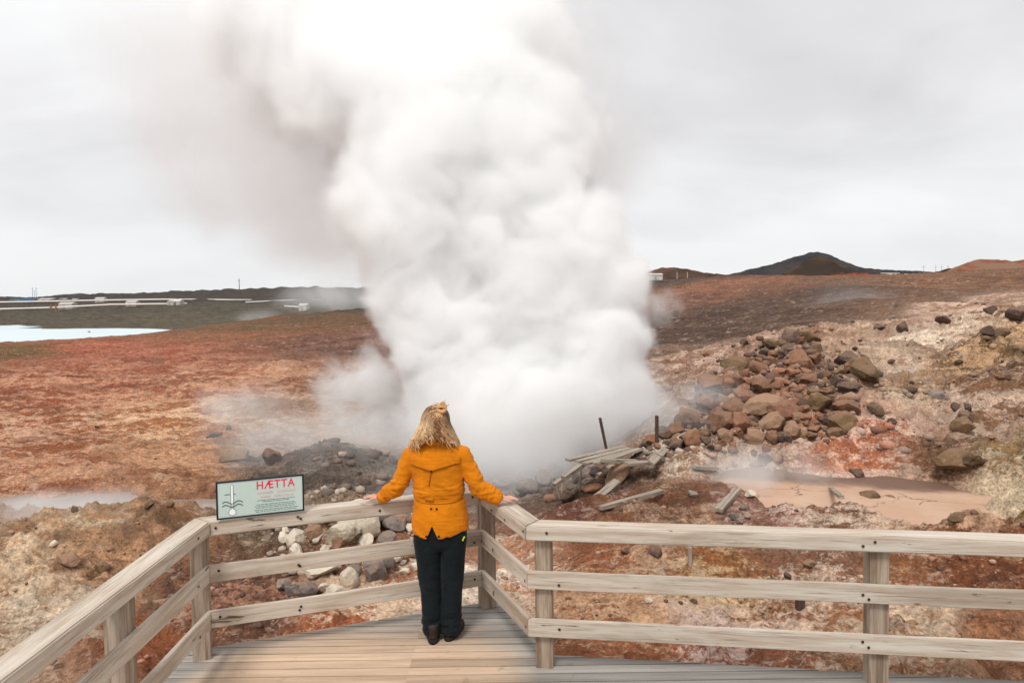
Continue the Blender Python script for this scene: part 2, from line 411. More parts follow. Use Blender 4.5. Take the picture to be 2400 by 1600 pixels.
# soils: what the ground is made of where (main soil, second soil), both sRGB as seen, shade under the broken planks included
SOIL = [
    (300, 830, (150, 78, 54), (172, 104, 78)), (520, 790, (148, 84, 56), (122, 84, 52)), (600, 762, (122, 76, 46), (92, 74, 46)), (850, 722, (58, 50, 46), (70, 62, 46)), (740, 745, (112, 70, 46), (80, 70, 46)),
    (850, 790, (128, 84, 68), (92, 66, 58)), (60, 822, (112, 74, 44), (104, 86, 46)), (220, 815, (146, 70, 46), (176, 98, 70)), (200, 900, (146, 76, 46), (196, 136, 104)),
    (100, 1000, (152, 84, 46), (212, 160, 128)), (500, 900, (150, 88, 58), (198, 144, 112)), (400, 1000, (166, 98, 54), (226, 180, 140)),
    (450, 1085, (206, 150, 110), (146, 92, 58)), (700, 1000, (164, 128, 106), (192, 158, 132)), (750, 1080, (92, 80, 74), (128, 112, 102)), (860, 1060, (104, 92, 85), (136, 120, 110)),
    (600, 1070, (108, 80, 60), (174, 130, 96)), (100, 1090, (156, 90, 56), (204, 148, 114)), (250, 1215, (204, 154, 108), (238, 208, 174)), (330, 1215, (204, 150, 110), (140, 100, 66)),
    (380, 1240, (150, 98, 62), (100, 74, 52)), (50, 1320, (226, 190, 156), (184, 130, 88)), (120, 1430, (232, 206, 180), (186, 150, 118)), (250, 1330, (206, 150, 106), (140, 100, 70)),
    (400, 1350, (112, 76, 62), (186, 126, 80)), (300, 1500, (158, 84, 40), (216, 140, 98)), (560, 1380, (108, 74, 58), (190, 130, 104)), (620, 1230, (110, 86, 68), (172, 146, 122)),
    (800, 1440, (186, 104, 58), (242, 202, 172)), (1200, 1330, (200, 138, 100), (240, 216, 196)), (1400, 1320, (158, 92, 50), (202, 152, 112)), (1350, 1180, (112, 64, 46), (136, 88, 66)),
    (1600, 1210, (128, 80, 50), (188, 148, 120)), (1550, 1090, (164, 124, 94), (228, 204, 184)), (1480, 1180, (134, 86, 58), (186, 150, 124)), (1500, 1480, (162, 94, 54), (216, 166, 126)), (1700, 1400, (166, 104, 54), (226, 186, 140)),
    (2150, 1440, (190, 126, 80), (236, 204, 176)), (2300, 1330, (136, 76, 42), (216, 160, 124)), (1650, 1570, (162, 92, 62), (232, 198, 188)), (2300, 1590, (140, 84, 50), (184, 124, 84)),
    (1900, 1260, (148, 100, 74), (228, 198, 178)), (1680, 1130, (164, 126, 104), (206, 176, 158)), (1780, 1210, (158, 108, 92), (216, 178, 164)), (2360, 1180, (150, 116, 70), (228, 202, 170)), (2200, 1050, (124, 88, 62), (184, 146, 120)),
    (2050, 1000, (196, 112, 70), (236, 192, 172)), (2300, 950, (216, 182, 162), (148, 104, 72)), (1900, 900, (140, 106, 86), (200, 160, 134)), (2150, 800, (196, 152, 128), (236, 212, 190)), (2100, 930, (216, 186, 160), (150, 112, 80)),
    (2000, 780, (212, 174, 148), (160, 116, 90)), (2330, 790, (118, 92, 48), (214, 168, 126)), (2290, 850, (116, 82, 50), (206, 160, 120)), (2390, 870, (190, 150, 124), (110, 76, 50)), (1650, 850, (160, 118, 96), (216, 180, 160)),
    (1600, 775, (74, 54, 47), (92, 68, 57)), (1750, 730, (78, 58, 49), (98, 73, 62)), (1900, 690, (74, 55, 46), (92, 67, 56)), (1450, 1120, (78, 60, 52), (112, 86, 70)), (1640, 760, (74, 55, 48), (94, 70, 60)), (1850, 735, (84, 63, 53), (108, 82, 69)), (2150, 705, (126, 92, 72), (106, 78, 62)), (2300, 720, (168, 126, 104), (216, 182, 162)),  # the entry under the broken panel paints the hollow's shade into the soil
    (1700, 668, (124, 78, 56), (146, 96, 70)), (1800, 655, (116, 72, 52), (138, 90, 66)), (1600, 690, (110, 70, 52), (130, 86, 66)), (2200, 662, (134, 94, 68), (110, 76, 58)), (2350, 625, (152, 116, 94), (140, 98, 76)), (1990, 648, (108, 76, 58), (128, 88, 66)), (1530, 662, (56, 52, 50), (84, 64, 56)),
    (100, 748, (50, 47, 42), (88, 80, 62)), (450, 742, (54, 50, 43), (94, 86, 64)), (300, 728, (42, 41, 40), (82, 76, 60)), (100, 715, (38, 37, 37), (72, 67, 56)), (200, 694, (40, 40, 42), (54, 50, 46)), (560, 690, (42, 41, 42), (58, 52, 46)), (560, 728, (46, 44, 41), (84, 78, 62)),
    (1200, 1110, (124, 110, 104), (160, 144, 134)),
]
pts, ca, cb = [], [], []
for px, py, a, b in SOIL:
    h = ground_hit(px, py)
    if h is None: continue
    pts.append((h.x / h.y * 5.0, math.log(h.y) * 3.0)); ca.append(lin(a)); cb.append(lin(b))
pts, ca, cb = np.array(pts), np.array(ca), np.array(cb)
SOIL_K = 0.94
qx = (UU * 5.0).ravel() + .16 * fbm(GX.ravel() / (GY.ravel() * .12), np.log(GY.ravel()) * 9, None, 3, 61)
qy = (np.log(GY) * 3.0).ravel() + .16 * fbm(GX.ravel() / (GY.ravel() * .12), np.log(GY.ravel()) * 9, None, 3, 67)
A = np.zeros((len(gverts), 3)); B = np.zeros_like(A); Ws = np.zeros(len(gverts))
for (sx, sy), a, b in zip(pts, ca, cb):
    w = 1.0 / (((qx - sx) ** 2 + (qy - sy) ** 2) + .02) ** 2.2
    A += w[:, None] * a; B += w[:, None] * b; Ws += w
A = A / Ws[:, None] * SOIL_K; B = B / Ws[:, None] * SOIL_K
for q in (A, B):
    g_ = q.mean(1, keepdims=True); q[:] = (q * .84 + g_ * .16) * np.array([1.02, 1.015, .95])
for nm, arr in (('soil', A), ('crust', B)):
    at = me.color_attributes.new(nm, 'FLOAT_COLOR', 'POINT')
    at.data.foreach_set('color', np.concatenate([arr, np.ones((len(arr), 1))], 1).astype(np.float32).ravel())

m, t, b = new_mat('geothermal_soil')
P = t.add('ShaderNodeNewGeometry').outputs['Position']
ca_ = t.add('ShaderNodeVertexColor', layer_name='soil').outputs[0]
cb_ = t.add('ShaderNodeVertexColor', layer_name='crust').outputs[0]
str_ = t.mapping(P, (.5, 1.0, 2.2), (0, 0, 0), (0, 0, .12))
w1 = t.noise(str_, .55, 12, .68, .3); w2 = t.noise(str_, 3.1, 12, .76, .2); w3 = t.noise(P, 17.0, 6, .7)
patch = t.math('ADD', t.math('ADD', t.math('MULTIPLY', w1, .5), t.math('MULTIPLY', w2, .34)), t.math('MULTIPLY', w3, .16))
f1 = t.fr(patch, .475, .525)
c1 = t.mix(f1, ca_, cb_)
def grey3(v): return t.add('ShaderNodeCombineColor', inp={0: v, 1: v, 2: v}).outputs[0]
mott = t.math('MULTIPLY', t.fr(t.noise(P, 4.0, 12, .80, .2), .36, .64, .58, 1.48, False), t.fr(t.noise(P, 26.0, 5, .7), .34, .66, .62, 1.38, False))
c2 = t.mix(1.0, c1, grey3(mott), 'MULTIPLY')
# pale mineral crust in flakes, dark cracks and crumbs with shadow painted in, rusty stains
g2 = t.noise(str_, 2.6, 12, .80, .3)
c3 = t.mix(t.math('MULTIPLY', t.fr(g2, .56, .60), .68), c2, t.mix(.55, cb_, (.72, .57, .475, 1)))
g3 = t.noise(str_, 5.5, 12, .82, .2)
c4 = t.mix(t.math('MULTIPLY', t.fr(g3, .565, .61), .68), c3, t.mix(.70, ca_, (.035, .027, .022, 1)))
gn = t.noise(P, 1.3, 4, .6)
gr = t.voro(P, 22.0); grain = t.math('MULTIPLY', t.fr(gr, .05, .28, 1.0, 0.0), t.fr(gn, .42, .58))
c5 = t.mix(t.math('MULTIPLY', grain, .5), c4, (.06, .042, .033, 1))
g4 = t.noise(P, 1.7, 10, .76, .2)
c6 = t.mix(t.math('MULTIPLY', t.fr(g4, .57, .63), .42), c5, (.42, .18, .065, 1))
dkp = t.noise(str_, .42, 9, .7, .3)
c6 = t.mix(t.math('MULTIPLY', t.fr(dkp, .53, .60), .5), c6, t.mix(.55, ca_, (.05, .036, .03, 1)))
t.l.new(c6, b.inputs['Base Color']); b.inputs['Roughness'].default_value = .95; b.inputs['Specular IOR Level'].default_value = .15
hb = t.math('ADD', t.math('MULTIPLY', t.noise(P, 5.0, 10, .78, .3), .9), t.math('SUBTRACT', t.math('MULTIPLY', t.fr(gr, 0, .35, .12, 0), 1.0), t.math('MULTIPLY', g3, .3)))
t.l.new(t.bump(hb, .9, .15), b.inputs['Normal'])
ground = link('ground', me, m, smooth=True); ground['kind'] = 'structure'

# ------------------------------------------------------------------ water, mud and far terrain
def wobble_disc(cx, cy, rx, ry, z, amp, seed, n=120):
    vs = [(cx, cy, z)]
    for k in range(n):
        a = 2 * math.pi * k / n
        r = 1 + amp * float(fbm(np.array([math.cos(a) * 1.7]), np.array([math.sin(a) * 1.7]), None, 3, seed)[0])
        vs.append((cx + rx * r * math.cos(a), cy + ry * r * math.sin(a), z))
    return vs, [(0, 1 + k, 1 + (k + 1) % n) for k in range(n)]
m, t, b = new_mat('pale_lake_water')
v = t.add('ShaderNodeNewGeometry').outputs['Position']
t.l.new(t.mix(t.noise(t.mapping(v, (.01, .05, 1)), 1.0, 5), lin4((206, 226, 232), .8), lin4((218, 234, 238), .85)), b.inputs['Base Color'])
b.inputs['Roughness'].default_value = .25; b.inputs['Specular IOR Level'].default_value = .5
me = mesh_from('lake', [(-420, 125, -7.7), (70, 125, -7.7), (70, 300, -7.7), (-420, 300, -7.7)], [(0, 1, 2, 3)])
tag(link('lake', me, m), kind='structure')

m, t, b = new_mat('cracked_mud')
v = t.add('ShaderNodeNewGeometry').outputs['Position']
dv = t.vmath('ADD', v, t.vmath('SCALE', t.add('ShaderNodeTexNoise', inp={'Vector': v, 'Scale': 1.6, 'Detail': 4.0}).outputs['Color'], None))
crk = t.voro(t.mapping(dv, (.75, 1.0, 1)), 1.1, 'DISTANCE_TO_EDGE')
brk = t.fr(t.noise(v, .9, 3), .46, .56)
ck = t.math('MULTIPLY', t.fr(crk, .004, .016, 1, 0), brk)
base = t.mix(t.fr(t.noise(v, 1.1, 6, .6), .35, .65), lin4((206, 166, 138), .74), lin4((216, 182, 156), .74))
sh = t.add('ShaderNodeSeparateXYZ'); t.l.new(v, sh.inputs[0])
wetn = t.math('ADD', t.math('ADD', sh.outputs[1], t.math('MULTIPLY', sh.outputs[0], .30)), t.math('MULTIPLY', t.noise(v, 1.4, 4), 1.3))
wet = t.fr(wetn, 12.35, 12.9)
base = t.mix(wet, base, lin4((134, 106, 90), .66))
base = t.mix(t.math('MULTIPLY', ck, .75), base, lin4((96, 62, 46), .5))
t.l.new(base, b.inputs['Base Color']); b.inputs['Roughness'].default_value = .6
t.l.new(t.bump(t.math('SUBTRACT', t.noise(v, 3, 5), t.math('MULTIPLY', ck, 1.5)), .3, .03), b.inputs['Normal'])
vs, fs = wobble_disc(MUD[0], MUD[1], MUD[2] * 1.45, MUD[3] * 1.6, MUD[4], 0.02, 5)
tag(link('mud_pool', mesh_from('mud_pool', vs, fs), m), kind='structure')

m, t, b = new_mat('grey_hot_water')
v = t.add('ShaderNodeNewGeometry').outputs['Position']
t.l.new(t.mix(t.noise(v, 1.2, 5), lin4((158, 146, 138), .62), lin4((188, 172, 160), .66)), b.inputs['Base Color'])
b.inputs['Roughness'].default_value = .22; b.inputs['Specular IOR Level'].default_value = .5
t.l.new(t.bump(t.noise(v, 14, 3), .1, .01), b.inputs['Normal'])
me = mesh_from('hot_stream', [(-15, 11.0, STREAM_Z), (-6, 11.2, STREAM_Z), (-4.8, 9.6, STREAM_Z), (-2.5, 9.4, STREAM_Z), (-2.5, 11.6, STREAM_Z), (-3.6, 14.0, STREAM_Z), (-7, 15.2, STREAM_Z), (-15, 15.8, STREAM_Z)], [tuple(range(8))])
tag(link('hot_stream', me, m), kind='structure')
vs, fs = wobble_disc(POOL2[0], POOL2[1], POOL2[2] * 1.3, POOL2[3] * 1.3, POOL2[4], 0.02, 9)
tag(link('hot_spring_water', mesh_from('hot_spring_water', vs, fs), m), kind='structure')

def hill(name, prof, d, depth, mats, rough, seed, foot=-12.0):
    """hill whose skyline passes through pixel profile [(px,py)], at distance d, rounded towards us and away"""
    xs = np.array([pix(px, py, d).x for px, py in prof]); zs = np.array([pix(px, py, d).z for px, py in prof])
    nx, ny = 220, 60
    X, V = np.meshgrid(np.linspace(xs[0], xs[-1], nx), np.linspace(-1, 1, ny))
    crest = np.interp(X, xs, zs)
    Y = d + V * depth + .12 * depth * pnoise(X / (depth * .8), V * 2, None, seed)
    Z = foot + (crest - foot) * np.clip(1 - np.abs(V) ** 1.35, 0, 1)
    Z = Z + rough * fbm(X / (rough * 14), Y / (rough * 14), None, 5, seed, .58) * np.clip(1 - np.abs(V), .15, 1)
    vs = np.stack([X, Y, Z], -1).reshape(-1, 3)
    fs = [(r * nx + c, r * nx + c + 1, r * nx + nx + c + 1, r * nx + nx + c) for r in range(ny - 1) for c in range(nx - 1)]
    o = link(name, mesh_from(name, vs, fs), mats, smooth=True); o['kind'] = 'structure'; return o
def hill_mat(name, a, bb, scale, k=.62):
    m, t, b = new_mat(name)
    P = t.add('ShaderNodeNewGeometry').outputs['Position']
    n = t.noise(P, scale, 9, .65, .5)
    t.l.new(t.mix(t.fr(n, .42, .6), lin4(a, k), lin4(bb, k)), b.inputs['Base Color'])
    b.inputs['Roughness'].default_value = 1; b.inputs['Specular IOR Level'].default_value = .1
    t.l.new(t.bump(t.noise(P, scale * 4, 8, .7), .9, .4 / scale * .1), b.inputs['Normal'])
    return m
hill('mountain', [(1640, 652), (1735, 637), (1800, 618), (1850, 601), (1898, 592), (1918, 590), (1935, 594), (1952, 607), (1985, 619), (2040, 629), (2110, 631), (2180, 640), (2330, 652)], 900, 120, hill_mat('dark_lava_mountain', (62, 60, 64), (80, 74, 72), .02), 5, 21, -5)
hill('hill', [(1840, 646), (1862, 628), (1890, 612), (1915, 605), (1945, 612), (1985, 630), (2020, 648)], 640, 50, hill_mat('brown_hill', (72, 60, 52), (104, 78, 52), .03), 4, 22, -5)
hill('hill', [(1400, 652), (1480, 643), (1520, 634), (1555, 624), (1585, 623), (1620, 631), (1660, 642), (1760, 652)], 520, 60, hill_mat('reddish_hill', (112, 82, 68), (82, 64, 54), .05), 4, 23, -5)
hill('hill', [(1940, 650), (1975, 641), (2000, 636), (2030, 640), (2055, 650)], 300, 16, hill_mat('red_scoria', (176, 84, 52), (120, 62, 44), .12), 2, 24, 0)
hill('hill', [(2160, 646), (2200, 636), (2225, 627), (2245, 630), (2290, 642), (2320, 648)], 200, 14, hill_mat('dark_scoria', (66, 52, 46), (92, 70, 58), .15), 1.6, 25, 3)
hill('hill', [(2205, 654), (2245, 636), (2272, 622), (2300, 611), (2330, 607), (2365, 611), (2400, 603), (2470, 598), (2600, 612), (2760, 650)], 150, 20, hill_mat('tan_red_hill', (158, 122, 100), (150, 84, 58), .12), 1.5, 27, 2)
hill('hill', [(-700, 716), (-300, 700), (300, 690), (480, 684), (600, 680), (760, 676), (1000, 672), (1300, 672)], 1700, 150, hill_mat('far_blue_hill', (96, 104, 112), (84, 92, 98), .01), 6, 26, -10)

# ------------------------------------------------------------------ wood
def wood_mat(name, a, bb, k=.62, dark=(92, 74, 58), knots=True, wear_vignette=None):
    """weathered timber, grain along local X"""
    m, t, b = new_mat(name)
    v = coords(t); r = obj_rand(t)
    off = t.add('ShaderNodeCombineXYZ'); 
    for i in range(3): t.l.new(t.math('MULTIPLY', r, (37.0, 11.0, 5.0)[i]), off.inputs[i])
    v = t.vmath('ADD', v, off.outputs[0])
    g1 = t.noise(t.mapping(v, (1.6, 26, 26)), 1.0, 7, .62, .5)
    g2 = t.noise(t.mapping(v, (3.0, 90, 90)), 1.0, 4, .6, .2)
    big = t.noise(t.mapping(v, (.9, 3, 3)), 1.0, 5, .6, .3)
    c = t.mix(t.fr(g1, .32, .68), lin4(a, k), lin4(bb, k))
    c = t.mix(t.math('MULTIPLY', t.fr(g2, .53, .72), .5), c, lin4(dark, k))
    c = t.mix(t.math('MULTIPLY', t.fr(big, .50, .68), .55), c, lin4((158, 138, 118), k * .85))
    if knots:
        kn = t.noise(t.mapping(v, (2.2, 16, 16), (3, 1, 0)), 1.0, 4, .6, 1.4)
        c = t.mix(t.math('MULTIPLY', t.fr(kn, .635, .71), .8), c, lin4((74, 54, 42), k))
    t.l.new(c, b.inputs['Base Color']); b.inputs['Roughness'].default_value = .82
    t.l.new(t.bump(t.math('ADD', g1, t.math('MULTIPLY', g2, .4)), .35, .006), b.inputs['Normal'])
    return m
WOOD = wood_mat('weathered_rail_timber', (216, 206, 192), (190, 170, 150), .84)
WOOD_POST = wood_mat('weathered_post_timber', (200, 182, 162), (140, 116, 96), .72, knots=False)
WOOD_GREY = wood_mat('grey_driftwood', (206, 194, 178), (160, 142, 124), .60)
WOOD_DARK = wood_mat('dark_old_wood', (112, 92, 80), (84, 66, 56), .6)
NAIL = plain('rusty_nail', (64, 44, 36), .8, .6)

RZ = 0.975   # handrail top
# inner edges of the handrail, in plan
C3 = onz(488, 1222, RZ).xy; C1 = onz(1234, 1231, RZ).xy
c2a, c2b = onz(800, 1187, RZ).xy, onz(968, 1169, RZ).xy
dL = (c2b - C3).normalized()                      # left-back run
dR = (onz(2400, 1267, RZ).xy - C1).normalized()    # right run
o2, o1 = onz(1149, 1138, RZ).xy, onz(1268, 1220, RZ).xy
dC = (o2 - o1).normalized()                       # short corner run, away from us
CW = .15                                         # cap width
# inner line of the corner run passes through C1
den_ = dC.x * dL.y - dC.y * dL.x
s_ = ((C3.x - C1.x) * dL.y - (C3.y - C1.y) * dL.x) / den_
C2 = C1 + dC * s_
dS = (onz(0, 1592, RZ).xy - C3).normalized()       # left run, towards us
E_S = C3 + dS * 6.0; E_R = C1 + dR * 7.0
def V3(p, z): return Vector((p.x, p.y, z))
def outn(d): return Vector((d.y, -d.x))            # to the right of travel
RUNS = [('left', E_S, C3, -1), ('back', C3, C2, -1), ('corner', C2, C1, -1), ('right', C1, E_R, -1)]
def offset_line(pts, off):
    """offset of an open polyline to its left by off (outside of the deck)"""
    out = []
    for i, p in enumerate(pts):
        if i == 0: d = (pts[1] - p).normalized(); out.append(p + Vector((-d.y, d.x)) * off); continue
        if i == len(pts) - 1: d = (p - pts[i - 1]).normalized(); out.append(p + Vector((-d.y, d.x)) * off); continue
        d0 = (p - pts[i - 1]).normalized(); d1 = (pts[i + 1] - p).normalized()
        n0 = Vector((-d0.y, d0.x)); n1 = Vector((-d1.y, d1.x)); bis = (n0 + n1).normalized()
        out.append(p + bis * (off / max(.3, bis.dot(n0))))
    return out
INNER = [E_S, C3, C2, C1, E_R]
def rail_piece(name, a0, a1, b0, b1, z0, z1, mat, parent, bev=.004, nails=()):
    """prism between inner edge a0-a1 and outer edge b0-b1 (plan points), origin at its middle, X along the run"""
    mid = (a0 + a1 + b0 + b1) / 4; d = (a1 - a0).normalized(); ang = math.atan2(d.y, d.x)
    rot = Matrix.Rotation(-ang, 2)
    L = [rot @ (p - mid) for p in (a0, a1, b1, b0)]
    zc = (z0 + z1) / 2; h = (z1 - z0) / 2
    # subdivided along its length so that the timber can be a little crooked
    n = max(2, int((a1 - a0).length / .18)); vs = []; sd_ = rng.random() * 90
    for i in range(n + 1):
        f = i / n
        wy = .004 * mnoise.noise((f * n * .25, sd_, 0)); wz = .004 * mnoise.noise((f * n * .25, sd_, 5))
        pi, po = L[0].lerp(L[1], f), L[3].lerp(L[2], f)
        for p, z in ((pi, -h), (pi, h), (po, h), (po, -h)): vs.append((p.x, p.y + wy, z + wz))
    fs = [(0, 1, 2, 3), tuple(n * 4 + k for k in (3, 2, 1, 0))]
    for i in range(n):
        for k in range(4):
            k2 = (k + 1) % 4
            fs.append((i * 4 + k, (i + 1) * 4 + k, (i + 1) * 4 + k2, i * 4 + k2))
    me = mesh_from(name, vs, fs)
    bm = bmesh.new(); bm.from_mesh(me); bmesh.ops.recalc_face_normals(bm, faces=bm.faces)
    es = [e for e in bm.edges if e.calc_face_angle(0) > .8]
    bmesh.ops.bevel(bm, geom=es, offset=bev, segments=2, affect='EDGES', clamp_overlap=True)
    for f_, zo in nails:
        p = L[0].lerp(L[1], f_)
        nc = bmesh.ops.create_circle(bm, cap_ends=True, segments=8, radius=.0095, matrix=Matrix.Translation((p.x, p.y + (-.0075 if L[3].y > L[0].y else .0075), zo)) @ Matrix.Rotation(math.pi / 2, 4, 'X'))
        for f in nc['verts'][0].link_faces: f.material_index = 1
    bm.to_mesh(me); bm.free()
    o = link(name, me, [mat, NAIL], parent)
    o.location = (mid.x, mid.y, zc); o.rotation_euler = (0, 0, ang)
    return o
def post_at(p, d, z0, z1, parent, w=.115, mat=None):
    ang = math.atan2(d.y, d.x)
    mb = MB(); mb.box((0, 0, 0), (z1 - z0, w, w))
    o = mb.build('post', mat or WOOD_POST, parent, bevel=.006, seg=2)
    o.location = (p.x, p.y, (z0 + z1) / 2); o.rotation_euler = Matrix.Rotation(ang, 3, 'Z').to_euler()
    # stand it up: local X (grain) becomes vertical
    o.rotation_euler = (Matrix.Rotation(ang, 3, 'Z') @ Matrix.Rotation(-math.pi / 2, 3, 'Y')).to_euler()
    return o
railing = tag(empty('wooden_railing', V3((C3 + C1) / 2, 0)), 'weathered pale timber railing with three horizontal rails round the viewing deck', 'railing')
def child_fix(o):
    o.matrix_parent_inverse = Matrix.Translation(-railing.location)
    return o
cap_in = offset_line(INNER, -.012); cap_out = offset_line(INNER, CW - .012)
brd_in = offset_line(INNER, .0); brd_out = offset_line(INNER, .036)
pst = offset_line(INNER, .036 + .060)
for i in range(4):
    L_ = (INNER[i + 1] - INNER[i]).length
    nl = [(q, zz) for q in (.02, .30, .31, .6, .97) for zz in (rng.uniform(-.02, .02),)]
    child_fix(rail_piece('handrail', cap_in[i], cap_in[i + 1], cap_out[i], cap_out[i + 1], RZ - .098, RZ, WOOD, railing, .008, nl))
    for zt, hh in ((.665, .115), (.345, .115)):
        child_fix(rail_piece('rail', brd_in[i], brd_in[i + 1], brd_out[i], brd_out[i + 1], zt - hh, zt, WOOD, railing, .004, [(q, rng.uniform(-.03, .03)) for q in (.03, .3, .305, .97)]))
def on_run(i, dist_from_start): 
    d = (INNER[i + 1] - INNER[i]).normalized(); return pst[i] + (pst[i + 1] - pst[i]).normalized() * dist_from_start, d
Ls = (pst[1] - pst[0]).length
for p, d, z0 in [(pst[1], dL, -.02), (pst[2] - dC * -.05, dC, 0), (pst[3] + dR * .05 , dR, -.02)]:
    child_fix(post_at(p, d, z0, RZ - .099, railing))
p34 = onz(342, 1600, -.06)
for q in (0.98, 2.4, 3.9):
    p, d = on_run(0, Ls - q); child_fix(post_at(p, d, -.7, RZ - .099, railing))
for q in (2.16, 4.3, 6.4):
    p, d = on_run(3, q); child_fix(post_at(p, d, -.5, RZ - .099, railing))

# deck: boards along X, border boards along the right run
m, t, b = new_mat('worn_deck_boards')
v = t.add('ShaderNodeNewGeometry').outputs['Position']
at = t.add('ShaderNodeVertexColor', layer_name='board').outputs[0]
sepb = t.add('ShaderNodeSeparateColor'); t.l.new(at, sepb.inputs[0])
off = t.add('ShaderNodeCombineXYZ'); t.l.new(t.math('MULTIPLY', sepb.outputs[0], 60.0), off.inputs[0]); t.l.new(t.math('MULTIPLY', sepb.outputs[0], 23.0), off.inputs[2])
vv = t.vmath('ADD', v, off.outputs[0])
g1 = t.noise(t.mapping(vv, (1.3, 34, 20)), 1.0, 7, .62, .4); big = t.noise(vv, 1.5, 5, .6, .3)
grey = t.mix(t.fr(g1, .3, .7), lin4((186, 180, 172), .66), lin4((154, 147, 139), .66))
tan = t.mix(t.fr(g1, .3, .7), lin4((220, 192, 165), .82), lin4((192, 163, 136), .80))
# walked area worn tan, with a warm light vignette painted into the boards
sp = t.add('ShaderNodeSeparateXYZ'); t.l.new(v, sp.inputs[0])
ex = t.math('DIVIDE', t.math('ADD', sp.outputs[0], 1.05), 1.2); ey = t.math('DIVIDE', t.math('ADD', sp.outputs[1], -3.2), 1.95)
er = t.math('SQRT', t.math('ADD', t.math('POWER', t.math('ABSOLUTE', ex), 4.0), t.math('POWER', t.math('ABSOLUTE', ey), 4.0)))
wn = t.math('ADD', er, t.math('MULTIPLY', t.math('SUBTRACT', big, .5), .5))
wear_vignette = t.fr(wn, .60, 1.15, 1, 0)
c = t.mix(wear_vignette, grey, tan)
bv = t.fr(sepb.outputs[1], 0, 1, .74, 1.12, False)
c = t.mix(1.0, c, t.add('ShaderNodeCombineColor', inp={0: bv, 1: bv, 2: bv}).outputs[0], 'MULTIPLY')
c = t.mix(t.math('MULTIPLY', t.fr(t.noise(v, 7, 5, .7), .60, .72), .35), c, lin4((110, 88, 70), .6))
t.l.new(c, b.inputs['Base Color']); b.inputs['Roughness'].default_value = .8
t.l.new(t.bump(g1, .3, .005), b.inputs['Normal'])
DECK = m
EDGE = offset_line(INNER, .215)
def line_x_at(y, a, b_): return a.x + (b_.x - a.x) * (y - a.y) / (b_.y - a.y)
def clip_poly(poly, axis, val, keep_less):
    out = []
    for i, p in enumerate(poly):
        q = poly[(i + 1) % len(poly)]
        ip, iq = (p[axis] <= val) == keep_less, (q[axis] <= val) == keep_less
        if ip: out.append(p)
        if ip != iq:
            f = (val - p[axis]) / (q[axis] - p[axis]); out.append(p.lerp(q, f))
    return out
deckpoly = [Vector((EDGE[0].x, -1.2)), EDGE[0], EDGE[1], EDGE[2], EDGE[3], EDGE[4], Vector((EDGE[4].x, -1.2))]
# split along the border board of the right run
bz = -.06
verts, faces, bcol = [], [], []
def add_board(poly, shade=None, gap=.0035):
    if len(poly) < 3: return
    n = len(verts); k = len(poly); r1, r2 = rng.random(), rng.random() if shade is None else shade
    c_ = sum((p for p in poly), Vector((0, 0))) / k
    ar = sum(poly[i].x * poly[(i + 1) % k].y - poly[(i + 1) % k].x * poly[i].y for i in range(k))
    if abs(ar) < .004: return
    if ar < 0: poly = poly[::-1]
    for p in poly: verts.append((p.x, p.y, 0.0)); bcol.append((r1, r2, 0, 1))
    for p in poly: verts.append((p.x, p.y, bz)); bcol.append((r1, r2, 0, 1))
    faces.append(tuple(n + i for i in range(k))); faces.append(tuple(n + k + i for i in reversed(range(k))))
    for i in range(k): j = (i + 1) % k; faces.append((n + i, n + k + i, n + k + j, n + j))
y = -1.2; W_ = .097
while y < 5.7:
    poly = clip_poly(clip_poly([p.copy() for p in deckpoly], 1, y, False), 1, y + W_ - .011, True)
    for xa, xb in ((-4, -.72), (-.7195, 12)):
        add_board(clip_poly(clip_poly(poly, 0, xa, False), 0, xb, True))
    y += W_
me = mesh_from('boards', verts, faces)
ca2 = me.color_attributes.new('board', 'FLOAT_COLOR', 'POINT'); ca2.data.foreach_set('color', np.array(bcol, np.float32).ravel())
deck = tag(empty('viewing_deck', (-.8, 3.0, 0)), 'wooden viewing deck of worn tan and grey boards under the railing', 'viewing deck')
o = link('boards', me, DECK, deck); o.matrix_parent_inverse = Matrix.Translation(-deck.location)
mb = MB()
e2 = offset_line(INNER, .20)
for i in range(4):
    a_, b_ = e2[i], e2[i + 1]; d = b_ - a_; ang = math.atan2(d.y, d.x)
    mb.box(V3((a_ + b_) / 2, -.145), (d.length, .036, .16), 0, Matrix.Rotation(ang, 3, 'Z'))
o = mb.build('fascia_board', WOOD_POST, deck); o.matrix_parent_inverse = Matrix.Translation(-deck.location)
for i, q in ((1, .3), (1, 1.8), (3, .3), (3, 2.2), (3, 4.2), (0, 3.8)):
    p, d = on_run(i, q); mb = MB(); pp = p + Vector((d.y, -d.x)) * .12
    mb.box((pp.x, pp.y, -.42), (.10, .10, .76)); o = mb.build('stilt', WOOD_POST, deck); o.matrix_parent_inverse = Matrix.Translation(-deck.location)

# ------------------------------------------------------------------ warning sign on the railing
def text_mesh(s, size, bold=0.0, space=1.0, ext=0.0008):
    cu = bpy.data.curves.new('lettering', 'FONT'); cu.body = s; cu.size = size; cu.offset = bold; cu.extrude = ext
    cu.space_character = space; cu.align_x = 'LEFT'; cu.resolution_u = 3
    o = bpy.data.objects.new('lettering', cu); COL.objects.link(o)
    dg = bpy.context.evaluated_depsgraph_get(); dg.update()
    me = bpy.data.meshes.new_from_object(o.evaluated_get(dg)); bpy.data.objects.remove(o)
    return me
SW, SH = .575, .262
sp0 = C3 + dL * .055 + Vector((dL.y, -dL.x)) * .022
sign = tag(empty('warning_sign', V3(sp0, RZ + .012), math.atan2(dL.y, dL.x)), 'pale green warning sign reading HÆTTA with a thermometer, on the left handrail', 'warning sign')
SIGN_W = plain('sign_pale_enamel', (205, 222, 214), .80, .45, .02, 3)
